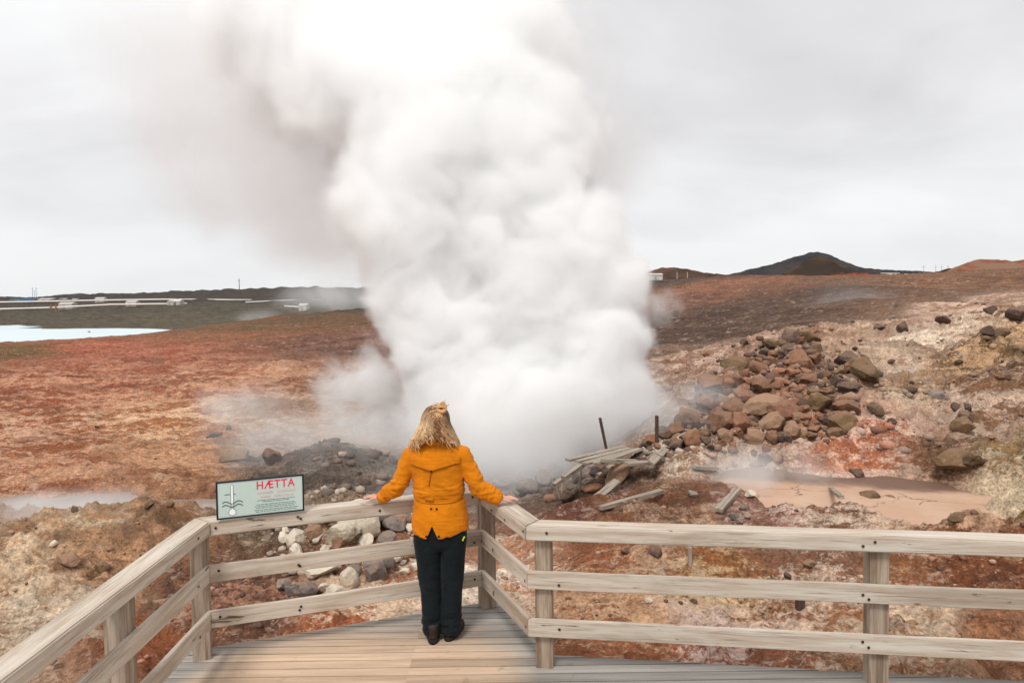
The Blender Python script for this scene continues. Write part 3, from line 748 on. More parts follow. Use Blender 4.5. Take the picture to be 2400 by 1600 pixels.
SIGN_K = plain('sign_black_frame', (40, 42, 52), .6, .5, .1, 8)
SIGN_R = plain('sign_red_paint', (236, 62, 88), .85, .5, .03)
SIGN_RL = plain('sign_light_red_paint', (240, 150, 155), .85, .5, .03)
SIGN_G = plain('sign_grey_print', (120, 142, 140), .8, .5, .03)
SIGN_D = plain('sign_dark_print', (84, 100, 104), .7, .5, .03)
SIGN_Wh = plain('sign_white_paint', (244, 246, 246), .9, .5, .01)
mb = MB(); mb.box((SW / 2, .0, SH / 2), (SW - .012, .006, SH - .012)); mb.build('panel', SIGN_W, sign)
mb = MB(); fw = .011
mb.box((SW / 2, 0, fw / 2), (SW, .016, fw)); mb.box((SW / 2, 0, SH - fw / 2), (SW, .016, fw))
mb.box((fw / 2, 0, SH / 2), (fw, .016, SH - 2 * fw)); mb.box((SW - fw / 2, 0, SH / 2), (fw, .016, SH - 2 * fw))
mb.build('frame', SIGN_K, sign, bevel=.002)
def sign_text(s, fx, fy, fx2, caph, mat, bold=0.0, space=1.0, name='lettering', proud=.0008):
    me = text_mesh(s, 1.0, 0.0, space)
    a = coords_of(me); x0, x1 = a[:, 0].min(), a[:, 0].max(); z0, z1 = a[:, 1].min(), a[:, 1].max()
    wd = (fx2 - fx) * SW; ht = caph * SH
    if bold: 
        me2 = text_mesh(s, 1.0, bold, space); a = coords_of(me2); me = me2; x0, x1 = a[:, 0].min(), a[:, 0].max(); z0, z1 = a[:, 1].min(), a[:, 1].max()
    X = fx * SW + (a[:, 0] - x0) / (x1 - x0) * wd
    Z = (1 - fy) * SH - ht + (a[:, 1] - z0) / (z1 - z0) * ht
    Y = -.0032 - proud * .5 - np.where(a[:, 2] > 0, proud * .5, -proud * .5)
    set_coords(me, np.stack([X, Y, Z], 1))
    return link(name, me, mat, sign)
sign_text('HÆTTA', .455, .085, .895, .215, SIGN_R, .018, 1.12)
sign_text('DANGER', .465, .375, .640, .062, SIGN_RL, .0, 1.15)
sign_text('ACHTUNG', .695, .375, .895, .062, SIGN_RL, .0, 1.15)
sign_text('FARE', .505, .490, .610, .060, SIGN_RL, .0, 1.15)
sign_text('PERICOLO', .655, .490, .88, .060, SIGN_RL, .0, 1.15)
def strokes(name, segs, mat, wdt=.0035, proud=.0012):
    mb = MB()
    for pl in segs:
        for (x0, z0), (x1, z1) in zip(pl[:-1], pl[1:]):
            d = Vector((x1 - x0, 0, z1 - z0)); ang = math.atan2(d.z, d.x)
            mb.box(((x0 + x1) / 2, -.0032 - proud / 2, (z0 + z1) / 2), (d.length + wdt * .5, proud, wdt), 0, Matrix.Rotation(-ang, 3, 'Y'))
    return mb.build(name, mat, sign)
def sq(fx, fy): return (fx * SW, (1 - fy) * SH)
# small print, too small to read in the photo: word-long dashes
small = []
for fy, fa, fb in ((.60, .46, .89), (.64, .52, .83), (.71, .45, .885), (.755, .43, .90), (.80, .445, .88), (.855, .425, .93), (.90, .44, .905)):
    x = fa
    while x < fb - .012:
        w = min(rng.uniform(.018, .06), fb - x); small.append([sq(x, fy), sq(x + w, fy)]); x += w + .011
strokes('small_print', small, SIGN_G, .0042)
def arc(fx, fy, r, a0, a1, n=14): return [(fx * SW + r * math.cos(R(a0 + (a1 - a0) * i / n)), (1 - fy) * SH + r * math.sin(R(a0 + (a1 - a0) * i / n))) for i in range(n + 1)]
th = MB()
cxp, czp = .177 * SW, (1 - .835) * SH
th.tube([(cxp, -.0036, czp), (cxp, -.0050, czp)], .0215, 24); th.box((cxp, -.0040, .62 * SH), (.0135, .0016, .50 * SH))
th.build('thermometer', SIGN_Wh, sign)
strokes('thermometer_outline', [arc(.177, .835, .0235, 108, 432, 26), [(cxp - .0085, czp + .022), (cxp - .0085, .87 * SH)], [(cxp + .0085, czp + .022), (cxp + .0085, .87 * SH)], [(cxp - .0085, .87 * SH), (cxp + .0085, .87 * SH)]], SIGN_D, .0022)
def wave(fy): return [(SW * (.068 + .225 * i / 30), (1 - fy) * SH + .0088 * math.sin(2 * math.pi * (i / 30 * 1.55) + .1)) for i in range(31)]
strokes('water_waves', [wave(.575), wave(.665)], SIGN_D, .0042, .0026)
strokes('temperature_mark', [[sq(.098, .36), sq(.152, .36)]], SIGN_G, .007); strokes('temperature_mark', [[sq(.196, .36), sq(.212, .36)]], SIGN_G, .007)

# ------------------------------------------------------------------ far things: pipelines, sheds, masts
WHITE = plain('white_painted_metal', (222, 216, 208), .62, .6, .06, .3)
WROOF = plain('pale_roof_metal', (230, 226, 220), .66, .6, .05, .3)
SHADE_G = plain('grey_shed_door', (176, 174, 168), .7, .7, .1, .5)
RUST = plain('rust_orange_steel', (188, 128, 70), .7, .7, .2, 2)
BLUE = plain('blue_roof_sheet', (38, 118, 172), .7, .6, .1, .05)
STEEL = plain('grey_steel', (120, 122, 126), .6, .6, .1, 1)
PIPEM = plain('white_pipe_cladding', (240, 228, 218), .92, .6, .05, .05)
def gz(x, y): return float(ground_z(np.array([x]), np.array([y]))[0])
def pipeline(pts, d0, d1, r, label, group):
    P = [pix(px, py, d0 + (d1 - d0) * i / (len(pts) - 1)) for i, (px, py) in enumerate(pts)]
    base = (P[0] + P[-1]) / 2; e = tag(empty('pipeline', base), label, 'pipeline', group)
    mb = MB(); mb.tube([p - base for p in P], r, 10); mb.build('pipe', PIPEM, e, True)
    for a, b_ in zip(P[:-1], P[1:]):
        n = max(1, int((b_ - a).length / 22))
        for k in range(n):
            p = a.lerp(b_, (k + .5) / n); g = gz(p.x, p.y)
            if p.z - r - g > .05:
                mb = MB(); mb.box((p.x - base.x, p.y - base.y, (p.z - r + g) / 2 - base.z - .1), (.5, .5, p.z - r - g + .2)); mb.build('support', STEEL, e)
G = 'white steam pipelines across the lava field'
pipeline([(-60, 709), (60, 707), (240, 703.5), (380, 701.5), (480, 702), (590, 703)], 540, 560, .62, 'upper long white pipeline along the foot of the dark lava ridge', G)
pipeline([(-60, 726), (40, 723), (130, 720.5), (260, 713.5), (390, 712), (438, 711)], 420, 440, .52, 'lower long white pipeline crossing the lava field above the lake', G)
pipeline([(575, 708), (640, 705), (690, 703.5), (760, 703)], 500, 520, .42, 'short white pipeline half hidden in the drifting steam', G)
pipeline([(667, 717), (705, 719.5), (714, 723)], 330, 320, .35, 'short bent white pipeline just above the red slope edge', G)
pipeline([(509, 709.5), (523, 709.5)], 470, 470, .36, 'tiny stub of white pipe lying on the lava field', G)
def shed(px0, px1, ptop, pbot, d, depth, label, gable=False, name='shed', cat='shed', mats=None, group=None, roof=True):
    a, b_ = pix(px0, pbot, d), pix(px1, ptop, d); w = b_.x - a.x; h = b_.z - a.z
    g = min(a.z, gz((a.x + b_.x) / 2, d)); base = Vector(((a.x + b_.x) / 2, d + depth / 2, g)); h0 = a.z - g
    e = tag(empty(name, base), label, cat, group)
    wm, rm = mats or (WHITE, WROOF)
    mb = MB(); hw = h * .62 + h0
    mb.box((0, 0, hw / 2 - .2), (w, depth, hw + .4)); mb.build('wall', wm, e)
    mb = MB(); ov = .15
    if gable:   # ridge runs along the depth: gable end towards us
        v = [(-w / 2 - ov, -depth / 2 - ov, hw), (w / 2 + ov, -depth / 2 - ov, hw), (0, -depth / 2 - ov, hw + h * .38), (-w / 2 - ov, depth / 2 + ov, hw), (w / 2 + ov, depth / 2 + ov, hw), (0, depth / 2 + ov, hw + h * .38)]
        mb.add(v, [(0, 1, 2), (5, 4, 3), (0, 3, 4, 1), (1, 4, 5, 2), (2, 5, 3, 0)])
    else:
        v = [(-w / 2 - ov, -depth / 2 - ov, hw), (w / 2 + ov, -depth / 2 - ov, hw), (w / 2 + ov, depth / 2 + ov, hw), (-w / 2 - ov, depth / 2 + ov, hw), (-w / 2 - ov, 0, hw + h * .38), (w / 2 + ov, 0, hw + h * .38)]
        mb.add(v, [(0, 1, 5, 4), (2, 3, 4, 5), (0, 4, 3), (1, 2, 5), (3, 2, 1, 0)])
    mb.build('roof', rm, e)
    mb = MB(); mb.box((-w * .1, -depth / 2 - .04, hw * .36), (w * .16, .08, hw * .7)); mb.build('door', SHADE_G, e)
    return e
SG = 'small white sheds along the pipelines'
shed(222, 243, 696.5, 704, 555, 5, 'white shed on the upper pipeline against the dark ridge', group=SG)
shed(136.5, 168, 708, 717.5, 432, 6, 'larger white shed beside the rusty posts on the lower pipeline', group=SG)
shed(294, 318, 704.5, 712.5, 436, 5, 'white shed in the middle of the lower pipeline', group=SG)
shed(391, 406, 702, 715, 432, 6, 'white gabled shed at the right end of the lower pipeline', True, group=SG)
shed(404, 421, 701, 714, 434, 6, 'boxy white annex joined to the gabled shed', group=SG)
shed(700, 718, 711, 721, 320, 5, 'pale shed veiled by steam above the red slope', group=SG)
shed(88, 122, 698.5, 704.5, 620, 10, 'long low white building right of the blue roofed hall', name='building', cat='building', group='low buildings on the skyline')
shed(132, 153, 699, 703.5, 620, 8, 'short low white building second from the blue roofed hall', name='building', cat='building', group='low buildings on the skyline')
shed(158, 178, 699.5, 703, 620, 8, 'faint small white building furthest right of the low row', name='building', cat='building', group='low buildings on the skyline')
shed(8, 86, 700, 706, 640, 25, 'long hall with a bright blue roof at the far left skyline', name='building', cat='building', mats=(BLUE, BLUE), group='low buildings on the skyline')
e = shed(2090, 2108, 641, 652.5, 86, 1.6, 'small silver shed with curved roof on the brown plateau at right', name='shed', mats=(plain('silver_sheet', (206, 206, 204), .75, .4, .1, 1), WROOF))
p_ = pix(2107, 652, 86); mb = MB()
tank = tag(empty('storage_tank', (p_.x + .55, p_.y, gz(p_.x, p_.y))), 'round silver tank standing beside the small silver shed', 'tank')
h = pix(2107, 642, 86).z - gz(p_.x, p_.y)
mb.tube([(0, 0, -.2), (0, 0, h * .85), (0, 0, h)], [.5, .5, .25], 16); mb.build('body', plain('tank_steel', (196, 198, 198), .7, .35, .1, 1), tank, True)
mb = MB(); mb.tube([(-.5, 0, .25), (-3.0, -.3, .25)], .07, 8); mb.build('pipe', WHITE, tank, True)
e = shed(1526, 1553, 640, 650, 152, 3, 'pale greenhouse like shed at the foot of the reddish hill', name='shed', mats=(plain('pale_glazing', (214, 214, 212), .75, .3, .1, .6), WROOF))
p_ = pix(1596, 655, 140)
tag(link('walkway_ramp', (lambda b_: (b_.box((0, 0, 0), (1.6, .5, .12), 0, Matrix.Rotation(.12, 3, 'Y')), b_.mesh('walkway_ramp'))[1])(MB()), WHITE), 'small white ramp on the dark strip below the reddish hill', 'ramp').location = (p_.x, p_.y, gz(p_.x, p_.y) + .2)
def mast(px, ptop, pbot, d, label, group, r=.16, arms=(), cat='mast'):
    a, b_ = pix(px, pbot, d), pix(px, ptop, d); g = min(a.z, gz(a.x, d)); h = b_.z - g
    e = tag(empty('mast', (a.x, d, g)), label, cat, group)
    mb = MB(); mb.tube([(0, 0, -.5), (0, 0, h)], [r * 1.2, r * .7], 6); mb.build('pole', STEEL, e)
    mb = MB()
    for z, w in arms: mb.box((0, 0, h * z), (w, r, r))
    if mb.v: mb.build('crossarm', STEEL, e)
    return e
MG = 'thin masts on the skyline'
mast(77, 674, 702, 600, 'left mast of the three thin masts by the blue roofed hall', MG, .16, ((.95, 2.0),))
mast(81.5, 680, 702, 605, 'short middle mast of the three thin masts by the blue roofed hall', MG, .13, ((.9, 1.6),))
mast(85.5, 674, 702, 600, 'right mast of the three thin masts by the blue roofed hall', MG, .16, ((.95, 2.0),))
mast(561, 653, 680, 690, 'tall lattice mast on the dark lava ridge', MG, .35, ((.82, 2.2), (.95, 1.4)))
for px, lab in ((1587, 'left white pole below the reddish hill'), (1611, 'right white pole below the reddish hill')):
    e = mast(px, 637, 651, 150, lab, 'white poles below the reddish hill', .09)
    for c_ in e.children: c_.data.materials[0] = WHITE
for px, lab in ((2165, 'first power pole from the left on the far right skyline'), (2193, 'second power pole from the left on the far right skyline'), (2207, 'third power pole from the left on the far right skyline'), (2222, 'fourth power pole from the left on the far right skyline')):
    mast(px, 621, 636, 700, lab, 'distant power poles', .16, ((.9, 3.0),))
for px, pt, lab in ((757, 684, 'first'), (766, 686, 'second'), (782, 683, 'third'), (789, 685, 'fourth')):
    mast(px, pt, 705, 420, lab + ' dark vertical stack from the left in the drifting steam', 'dark stacks in the steam', .45, (), 'stack')
for px, pt, pb, lab in ((119, 714, 721, 'short rusty post on the lower pipeline'), (131, 713, 729, 'tall rusty post beside the lower pipeline shed')):
    a, b_ = pix(px, pb, 425), pix(px, pt, 425)
    e = tag(empty('rusty_post', a), lab, 'post', 'rusty posts'); mb = MB(); h = b_.z - a.z
    mb.box((0, 0, h / 2), (.7, .7, h)); mb.box((0, -.1, h * .3), (1.3, 1.1, h * .28)); mb.build('column', RUST, e, bevel=.05)

# ------------------------------------------------------------------ rocks
def rock_mesh(seed, facets=9, sub=3):
    rs = random.Random(seed); bm = bmesh.new(); bmesh.ops.create_icosphere(bm, subdivisions=sub, radius=1.0)
    pl = [(Vector((rs.gauss(0, 1), rs.gauss(0, 1), rs.gauss(0, .8))).normalized(), rs.uniform(.62, .92)) for _ in range(facets)]
    sc = (rs.uniform(.8, 1.25), rs.uniform(.75, 1.05), rs.uniform(.6, .9)); of = Vector((seed * 3.1, seed * 1.7, 0))
    pl += [(Vector((rs.gauss(0, 1), rs.gauss(0, 1), rs.gauss(0, 1))).normalized(), rs.uniform(.5, .75)) for _ in range(5)]
    for v in bm.verts:
        c = v.co.copy()
        for n, dd in pl:
            k = c.dot(n) - dd
            if k > 0: c -= n * k * .97
        c *= 1 + .10 * mnoise.noise(c * 1.6 + of) + .06 * mnoise.noise(c * 4.1 + of) + .03 * mnoise.noise(c * 9 + of)
        v.co = Vector((c.x * sc[0], c.y * sc[1], c.z * sc[2]))
    me = bpy.data.meshes.new('rock'); bm.to_mesh(me); bm.free()
    me.polygons.foreach_set('use_smooth', [True] * len(me.polygons)); me.set_sharp_from_angle(angle=R(24)); return me
def rock_mat(name, a, bb, c3, k=.84, spots=.5):
    k = k * .88
    m, t, b = new_mat(name)
    P = t.add('ShaderNodeNewGeometry').outputs['Position']; r = obj_rand(t)
    n = t.noise(P, 3.2, 8, .66, .4); n2 = t.noise(P, 14, 7, .7)
    c = t.mix(t.fr(t.math('ADD', t.math('MULTIPLY', n, .7), t.math('MULTIPLY', r, .45)), .4, .8), lin4(a, k), lin4(bb, k))
    c = t.mix(t.math('MULTIPLY', t.fr(n2, .52, .7), spots), c, lin4(c3, k))
    dk = t.math('MULTIPLY', t.fr(t.noise(P, 6.5, 7, .7), .56, .68), .6)
    c = t.mix(dk, c, lin4((58, 46, 40), .5))
    nz = t.add('ShaderNodeSeparateXYZ'); t.l.new(t.add('ShaderNodeNewGeometry').outputs['Normal'], nz.inputs[0])
    dust = t.math('MULTIPLY', t.fr(t.math('ADD', nz.outputs[2], t.math('MULTIPLY', t.math('SUBTRACT', n2, .5), 1.2)), .35, .95), .40)
    c = t.mix(dust, c, lin4((164, 128, 104) if 'cream' not in name else (236, 226, 208), .8))
    t.l.new(c, b.inputs['Base Color']); b.inputs['Roughness'].default_value = .95
    t.l.new(t.bump(t.math('ADD', t.noise(P, 9, 8, .7), t.math('MULTIPLY', n2, .5)), .8, .05), b.inputs['Normal'])
    return m
RM = {'brown': rock_mat('brown_lava_rock', (156, 112, 86), (118, 88, 70), (190, 148, 120)),
      'red': rock_mat('reddish_lava_rock', (170, 118, 92), (142, 100, 80), (196, 154, 128)),
      'dark': rock_mat('dark_grey_lava_rock', (112, 92, 82), (84, 70, 64), (142, 120, 106)),
      'olive': rock_mat('olive_brown_lava_rock', (140, 112, 82), (102, 84, 64), (172, 146, 116)),
      'tan': rock_mat('tan_rock', (186, 150, 122), (158, 122, 98), (208, 178, 152)),
      'cream': rock_mat('cream_mineral_coated_rock', (226, 212, 190), (196, 182, 160), (244, 234, 216), .98, .5),
      'grey': rock_mat('pale_grey_rock', (160, 148, 140), (124, 114, 108), (186, 174, 164))}
RMESH = {}
for k in RM:
    RMESH[k] = []
    for s in range(5):
        me = rock_mesh(101 * (list(RM).index(k) + 1) + s, 11 if k != 'cream' else 5, 4); me.materials.append(RM[k]); RMESH[k].append(me)
placed = []
def rock(px, py, rpx, kind, label, group=None, lift=0.0, cat='rock', name='rock', flat=1.0):
    h = ground_hit(px, py)
    if h is None: return None
    r = rpx * (1.38 if group and 'left railing' in group else (1.22 if group and 'pile' in group else 1.05)) / F * h.y
    o = bpy.data.objects.new(name, rng.choice(RMESH[kind])); COL.objects.link(o)
    q = [1, rng.uniform(.8, 1.1), rng.uniform(.8, 1.15) * flat]
    o.scale = [r * v for v in q]; o.rotation_euler = (rng.uniform(-.4, .4), rng.uniform(-.4, .4), rng.uniform(0, 6.28))
    o.location = h + Vector((0, 0, r * (.12 + lift)))
    tag(o, label, cat, group); placed.append(o); return o
def in_poly(x, y, poly):
    c = False; j = len(poly) - 1
    for i in range(len(poly)):
        if (poly[i][1] > y) != (poly[j][1] > y) and x < (poly[j][0] - poly[i][0]) * (y - poly[i][1]) / (poly[j][1] - poly[i][1]) + poly[i][0]: c = not c
        j = i
    return c
PILE = 'rocks tumbled in the pile right of the steam'
big = [  # the large ones one can tell apart
    (1880, 858, 34, 'brown', 'large squarish brown boulder at the top of the rock pile'),
    (1985, 850, 27, 'dark', 'dark upright boulder on the right crest of the rock pile'),
    (2022, 895, 36, 'olive', 'broad olive boulder with pale crust at the right end of the pile'),
    (1918, 962, 34, 'olive', 'grey olive boulder low on the right side of the pile'),
    (1745, 945, 38, 'red', 'large reddish boulder in the middle of the pile'),
    (1790, 975, 40, 'tan', 'large flat tan boulder in the middle foot of the pile'),
    (1970, 1008, 38, 'olive', 'rounded olive boulder at the lower right foot of the pile'),
    (1985, 965, 26, 'brown', 'mid brown boulder above the rounded olive boulder'),
    (2053, 965, 20, 'olive', 'lone rounded boulder on pale ground right of the pile'),
    (1815, 1010, 36, 'tan', 'pale tan boulder at the bottom of the pile near the mud pool'),
    (1770, 1030, 22, 'tan', 'small cubic pale boulder at the bottom of the pile'),
    (1655, 970, 30, 'brown', 'brown boulder at the left face of the pile by the steam'),
    (1690, 1000, 32, 'brown', 'rounded brown boulder at the left foot of the pile'),
    (1900, 800, 22, 'olive', 'olive boulder at the very top of the pile'),
    (1850, 800, 24, 'dark', 'dark rock at the very top of the pile, left of the olive one'),
    (1505, 968, 22, 'dark', 'dark boulder looming out of the steam left of the pile'),
    (1528, 1038, 24, 'brown', 'rounded brown boulder at the foot of the upright dark post'),
    (1580, 1018, 22, 'brown', 'brown boulder leaning on the stones right of the dark post'),
    (1835, 1040, 18, 'dark', 'dark rounded rock at the bottom edge of the pile'),
]
for px, py, r_, k, lab in big: rock(px, py, r_, k, lab, PILE, .12)
poly = [(1505, 1052), (1560, 1020), (1610, 985), (1615, 940), (1650, 905), (1700, 905), (1715, 870), (1770, 850), (1785, 815), (1840, 790), (1905, 785), (1915, 830), (1900, 885), (1950, 895), (1965, 850), (2030, 845), (2040, 905), (1985, 935), (2000, 1010), (1940, 1040), (1860, 1022), (1800, 1058), (1700, 1052), (1640, 1072)]
acc = []; tries = 0; cap_ = {'dark': 0}
while len(acc) < 158 and tries < 9000:
    tries += 1
    px, py = rng.uniform(1505, 2040), rng.uniform(785, 1070)
    if not in_poly(px, py, poly): continue
    r_ = rng.choice((10, 11, 12, 14, 16, 19, 23, 28, 33)) * rng.uniform(.85, 1.1)
    if any((px - a) ** 2 + ((py - b_) * 1.5) ** 2 < (.62 * (r_ + c_)) ** 2 for a, b_, c_, *_ in acc + [(q[0], q[1], q[2]) for q in big]): continue
    acc.append((px, py, r_))
def size_word(r): return 'small' if r < 14.5 else ('medium' if r < 20 else 'big')
for px, py, r_ in acc:
    if px < 1690: k = rng.choice(('dark', 'brown', 'dark', 'brown')); zone = 'left flank by the steam' if py < 985 else 'left foot by the broken planks'
    elif py < 870: k = rng.choice(('olive', 'dark', 'brown', 'brown')); zone = 'upper crest'
    elif px > 1900: k = rng.choice(('olive', 'olive', 'brown', 'dark')); zone = 'right side'
    elif py > 985: k = rng.choice(('tan', 'brown', 'brown')); zone = 'bottom edge'
    else: k = rng.choice(('red', 'red', 'brown')); zone = 'middle'
    word = {'dark': 'dark grey', 'brown': 'brown', 'olive': 'olive brown', 'tan': 'pale tan', 'red': 'reddish'}[k]
    rock(px, py, r_, k, f'{size_word(r_)} {word} lava rock in the {zone} of the pile', PILE, .1)
# pale coated rocks behind the left-back rail
CR = 'pale rocks behind the left railing'
for px, py, r_, k, lab in [
    (838, 1250, 46, 'cream', 'large cracked cream boulder right behind the middle rail'), (878, 1228, 34, 'grey', 'pale grey boulder top right of the cracked cream boulder'), (800, 1268, 30, 'cream', 'cream boulder joined to the left of the cracked one'),
    (700, 1278, 25, 'cream', 'smooth creamy white rock left of the cracked boulder'), (735, 1255, 26, 'tan', 'folded tan crusted rock above the smooth creamy one'), (740, 1274, 13, 'cream', 'small pale knob between the smooth and folded rocks'),
    (812, 1370, 22, 'cream', 'domed cream rock below the middle rail, above the low rail'), (760, 1345, 36, 'cream', 'tall creamy crusted rock below the middle rail'), (715, 1395, 34, 'grey', 'pale grey slab of rock touching the low rail'),
    (664, 1380, 17, 'grey', 'small squarish grey rock near the low rail'), (762, 1385, 13, 'cream', 'small white stone in front of the domed cream rock'), (825, 1350, 22, 'grey', 'grey rock behind the domed cream rock'),
    (890, 1325, 36, 'grey', 'long grey boulder beside the dark trousers'), (880, 1350, 24, 'grey', 'mid grey boulder below the long grey one'), (930, 1320, 14, 'cream', 'small cream stone beside the dark trousers'),
    (948, 1345, 11, 'cream', 'tiny cream stone beneath the small cream stone'), (975, 1335, 13, 'cream', 'cream stone almost touching the dark trousers'), (920, 1240, 26, 'grey', 'hazy pale rock left of the orange jacket hem'), (945, 1222, 22, 'grey', 'hazy pale rock tucked behind the orange jacket'),
    (860, 1285, 18, 'cream', 'cream lump under the large cracked boulder'), (905, 1270, 20, 'grey', 'grey lump right of the cream lump'), (690, 1230, 16, 'tan', 'tan stone on the brown mound by the sign')]:
    rock(px, py, r_, k, lab, CR, .15)
crr = random.Random(21)
for i in range(34):
    px, py = crr.uniform(655, 985), crr.uniform(1200, 1400); r_ = crr.choice((8, 9, 11, 13, 16, 20)); k = crr.choice(('cream', 'cream', 'grey', 'tan'))
    row = 'above the middle rail' if py < 1285 else 'between the middle and low rail'
    zone = 'near the sign side' if px < 770 else ('in the middle' if px < 880 else 'close to the person')
    rock(px, py, r_, k, f"{'tiny' if r_ < 10 else 'small' if r_ < 15 else 'fist sized' if r_ < 18 else 'larger'} {dict(cream='cream', grey='grey', tan='tan')[k]} stone {row} {zone}", CR, .12)
# hazy stones behind the right handrail
for px, py, r_, k, lab in [(1180, 1140, 28, 'grey', 'hazy grey boulder nearest the right hand'), (1235, 1155, 34, 'grey', 'large pale hazy boulder behind the corner handrail'), (1225, 1135, 20, 'tan', 'tan hazy boulder above the large pale one'), (1275, 1140, 30, 'grey', 'hazy boulder left of the leaning pale stake'),
    (1200, 1165, 16, 'grey', 'small hazy stone touching the corner handrail'), (1288, 1175, 16, 'tan', 'small pale stone on the brown mound'), (1330, 1168, 20, 'dark', 'dark lump of scoria on the brown mound'), (1390, 1152, 22, 'red', 'reddish rock in the shade below the broken planks'), (1450, 1125, 36, 'tan', 'upright pale stone slab with a plank leaning on it'), (1300, 1112, 22, 'grey', 'hazy rock behind the leaning stakes'), (1400, 1110, 26, 'dark', 'dark rock beneath the broken plank panel'), (1355, 1130, 22, 'dark', 'shaded rock left under the broken plank panel')]:
    rock(px, py, r_, k, lab, 'hazy rocks at the foot of the steam', .2)
# scattered rocks
SCAT = [
    (500, 1022, 17, 'dark', 'dark boulder perched on the cream rim at left'), (535, 1010, 10, 'dark', 'small dark rock beside the perched boulder'), (210, 782, 6.5, 'dark', 'dark block at the lake shore'), (555, 1080, 34, 'olive', 'craggy brown outcrop above the sign, left one'), (640, 1085, 30, 'dark', 'craggy dark outcrop above the sign, right one'), (600, 1075, 22, 'olive', 'small outcrop between the two crags above the sign'),
    (228, 1002, 6, 'dark', 'tiny dark stone on the orange plain'), (175, 1195, 11, 'dark', 'dark stone on top of the left mound'), (350, 1190, 14, 'olive', 'brown crusty lump on the left mound crest'), (400, 1195, 12, 'olive', 'brown lump at the right end of the left mound crest'), (240, 1335, 24, 'olive', 'dark mossy boulder on the near left mound'), (160, 1330, 28, 'tan', 'pale rounded boulder left of the mossy one'), (125, 1290, 10, 'cream', 'small white stone on the near left mound'),
    (2255, 1012, 32, 'olive', 'flat topped grey boulder standing on pale ground at right'), (2262, 985, 20, 'dark', 'dark rock stacked on the flat topped boulder'), (2240, 965, 17, 'dark', 'left of two dark rocks above the stacked ones'), (2268, 960, 13, 'dark', 'right of two dark rocks above the stacked ones'), (2090, 990, 11, 'dark', 'small dark rock between the pile and the flat topped boulder'), (2200, 935, 22, 'grey', 'grey boulder at the edge of the steaming spring'),
    (2325, 1032, 9, 'brown', 'small brown rock right of the flat topped boulder'), (2380, 750, 30, 'dark', 'big dark boulder at the far right ridge'), (2325, 735, 16, 'dark', 'left dark boulder on the right ridge'), (2360, 722, 14, 'tan', 'tan boulder on the right ridge crest'), (2060, 770, 13, 'dark', 'dark rock on pale ground below the ridge'), (2115, 772, 18, 'dark', 'flat dark rock on pale ground right of the other'), (2210, 763, 18, 'dark', 'dark flat rock on the ridge slope'), (2350, 785, 20, 'olive', 'olive rock in the mossy patch at the far right'),
    (2315, 790, 18, 'dark', 'dark crag in the mossy patch at the far right'), (2010, 1112, 14, 'dark', 'small rock on the dark shore of the mud pool'), (2030, 1180, 30, 'olive', 'brown clod island in the mud pool, left half'), (2070, 1182, 22, 'olive', 'brown clod island in the mud pool, right half'), (2100, 1200, 7, 'olive', 'tiny clod beside the mud pool island'), (2118, 1198, 5, 'olive', 'second tiny clod beside the mud pool island'), (2135, 1205, 4, 'olive', 'third tiny clod beside the mud pool island'),
    (2240, 1125, 36, 'olive', 'crusty clump at the right shore of the mud pool'), (2280, 1118, 26, 'olive', 'second crusty clump at the right shore of the mud pool'), (2245, 1222, 18, 'olive', 'dark clod at the near right shore of the mud pool'), (2350, 890, 20, 'brown', 'brown rock half way up the right slope'), (2088, 862, 9, 'dark', 'small dark rock right of the pile crest'), (1720, 1215, 18, 'grey', 'grey stone by the leaning board end'), (1745, 1198, 15, 'grey', 'pale stone right of the grey stone by the board'), (1735, 1230, 14, 'grey', 'grey stone just above the right handrail'), (1625, 1172, 13, 'grey', 'grey stone left of the fallen board'),
    (1760, 1170, 14, 'cream', 'whitish stone uphill of the fallen board'), (1790, 1090, 17, 'dark', 'dark rock above the left shore of the mud pool'), (1810, 1110, 14, 'grey', 'bluish grey rock at the left shore of the mud pool'), (1770, 1100, 13, 'olive', 'olive rock at the left shore of the mud pool'),
    (1845, 1355, 12, 'dark', 'dark stone seen between the upper rails left of the post'), (1535, 1300, 20, 'dark', 'dark boulder seen just under the right handrail'), (1465, 1298, 10, 'dark', 'small dark stone under the right handrail'), (1625, 1412, 9, 'dark', 'round dark stone between the lower rails'), (1595, 1425, 7, 'dark', 'small dark stone left of the round one'), (2140, 1556, 14, 'tan', 'tan stone on the ground right of the near post'), (2275, 1488, 9, 'dark', 'small dark stone low at the right'),
    (1900, 1325, 16, 'tan', 'pale pink stone under the right handrail'), (1520, 1418, 12, 'cream', 'white crust lump between the lower rails'), (1860, 1305, 15, 'olive', 'mossy stone under the right handrail'), (1420, 830, 0, 'dark', ''), (1660, 835, 12, 'brown', 'brown rock in the gravel above the pile'), (1745, 815, 14, 'dark', 'dark rock in the gravel left of the pile crest'), (1700, 850, 12, 'brown', 'brown rock in the gravel close to the pile'), (1780, 800, 11, 'brown', 'brown rock in the gravel above the pile crest'), (1710, 870, 14, 'dark', 'dark rock in the gravel at the upper left of the pile')]
for px, py, r_, k, lab in SCAT:
    if r_: rock(px, py, r_ * (1.25 if 'pool' in lab else 1), k, lab, 'rocks scattered over the geothermal ground', .75 if 'pool island' in lab else .1)

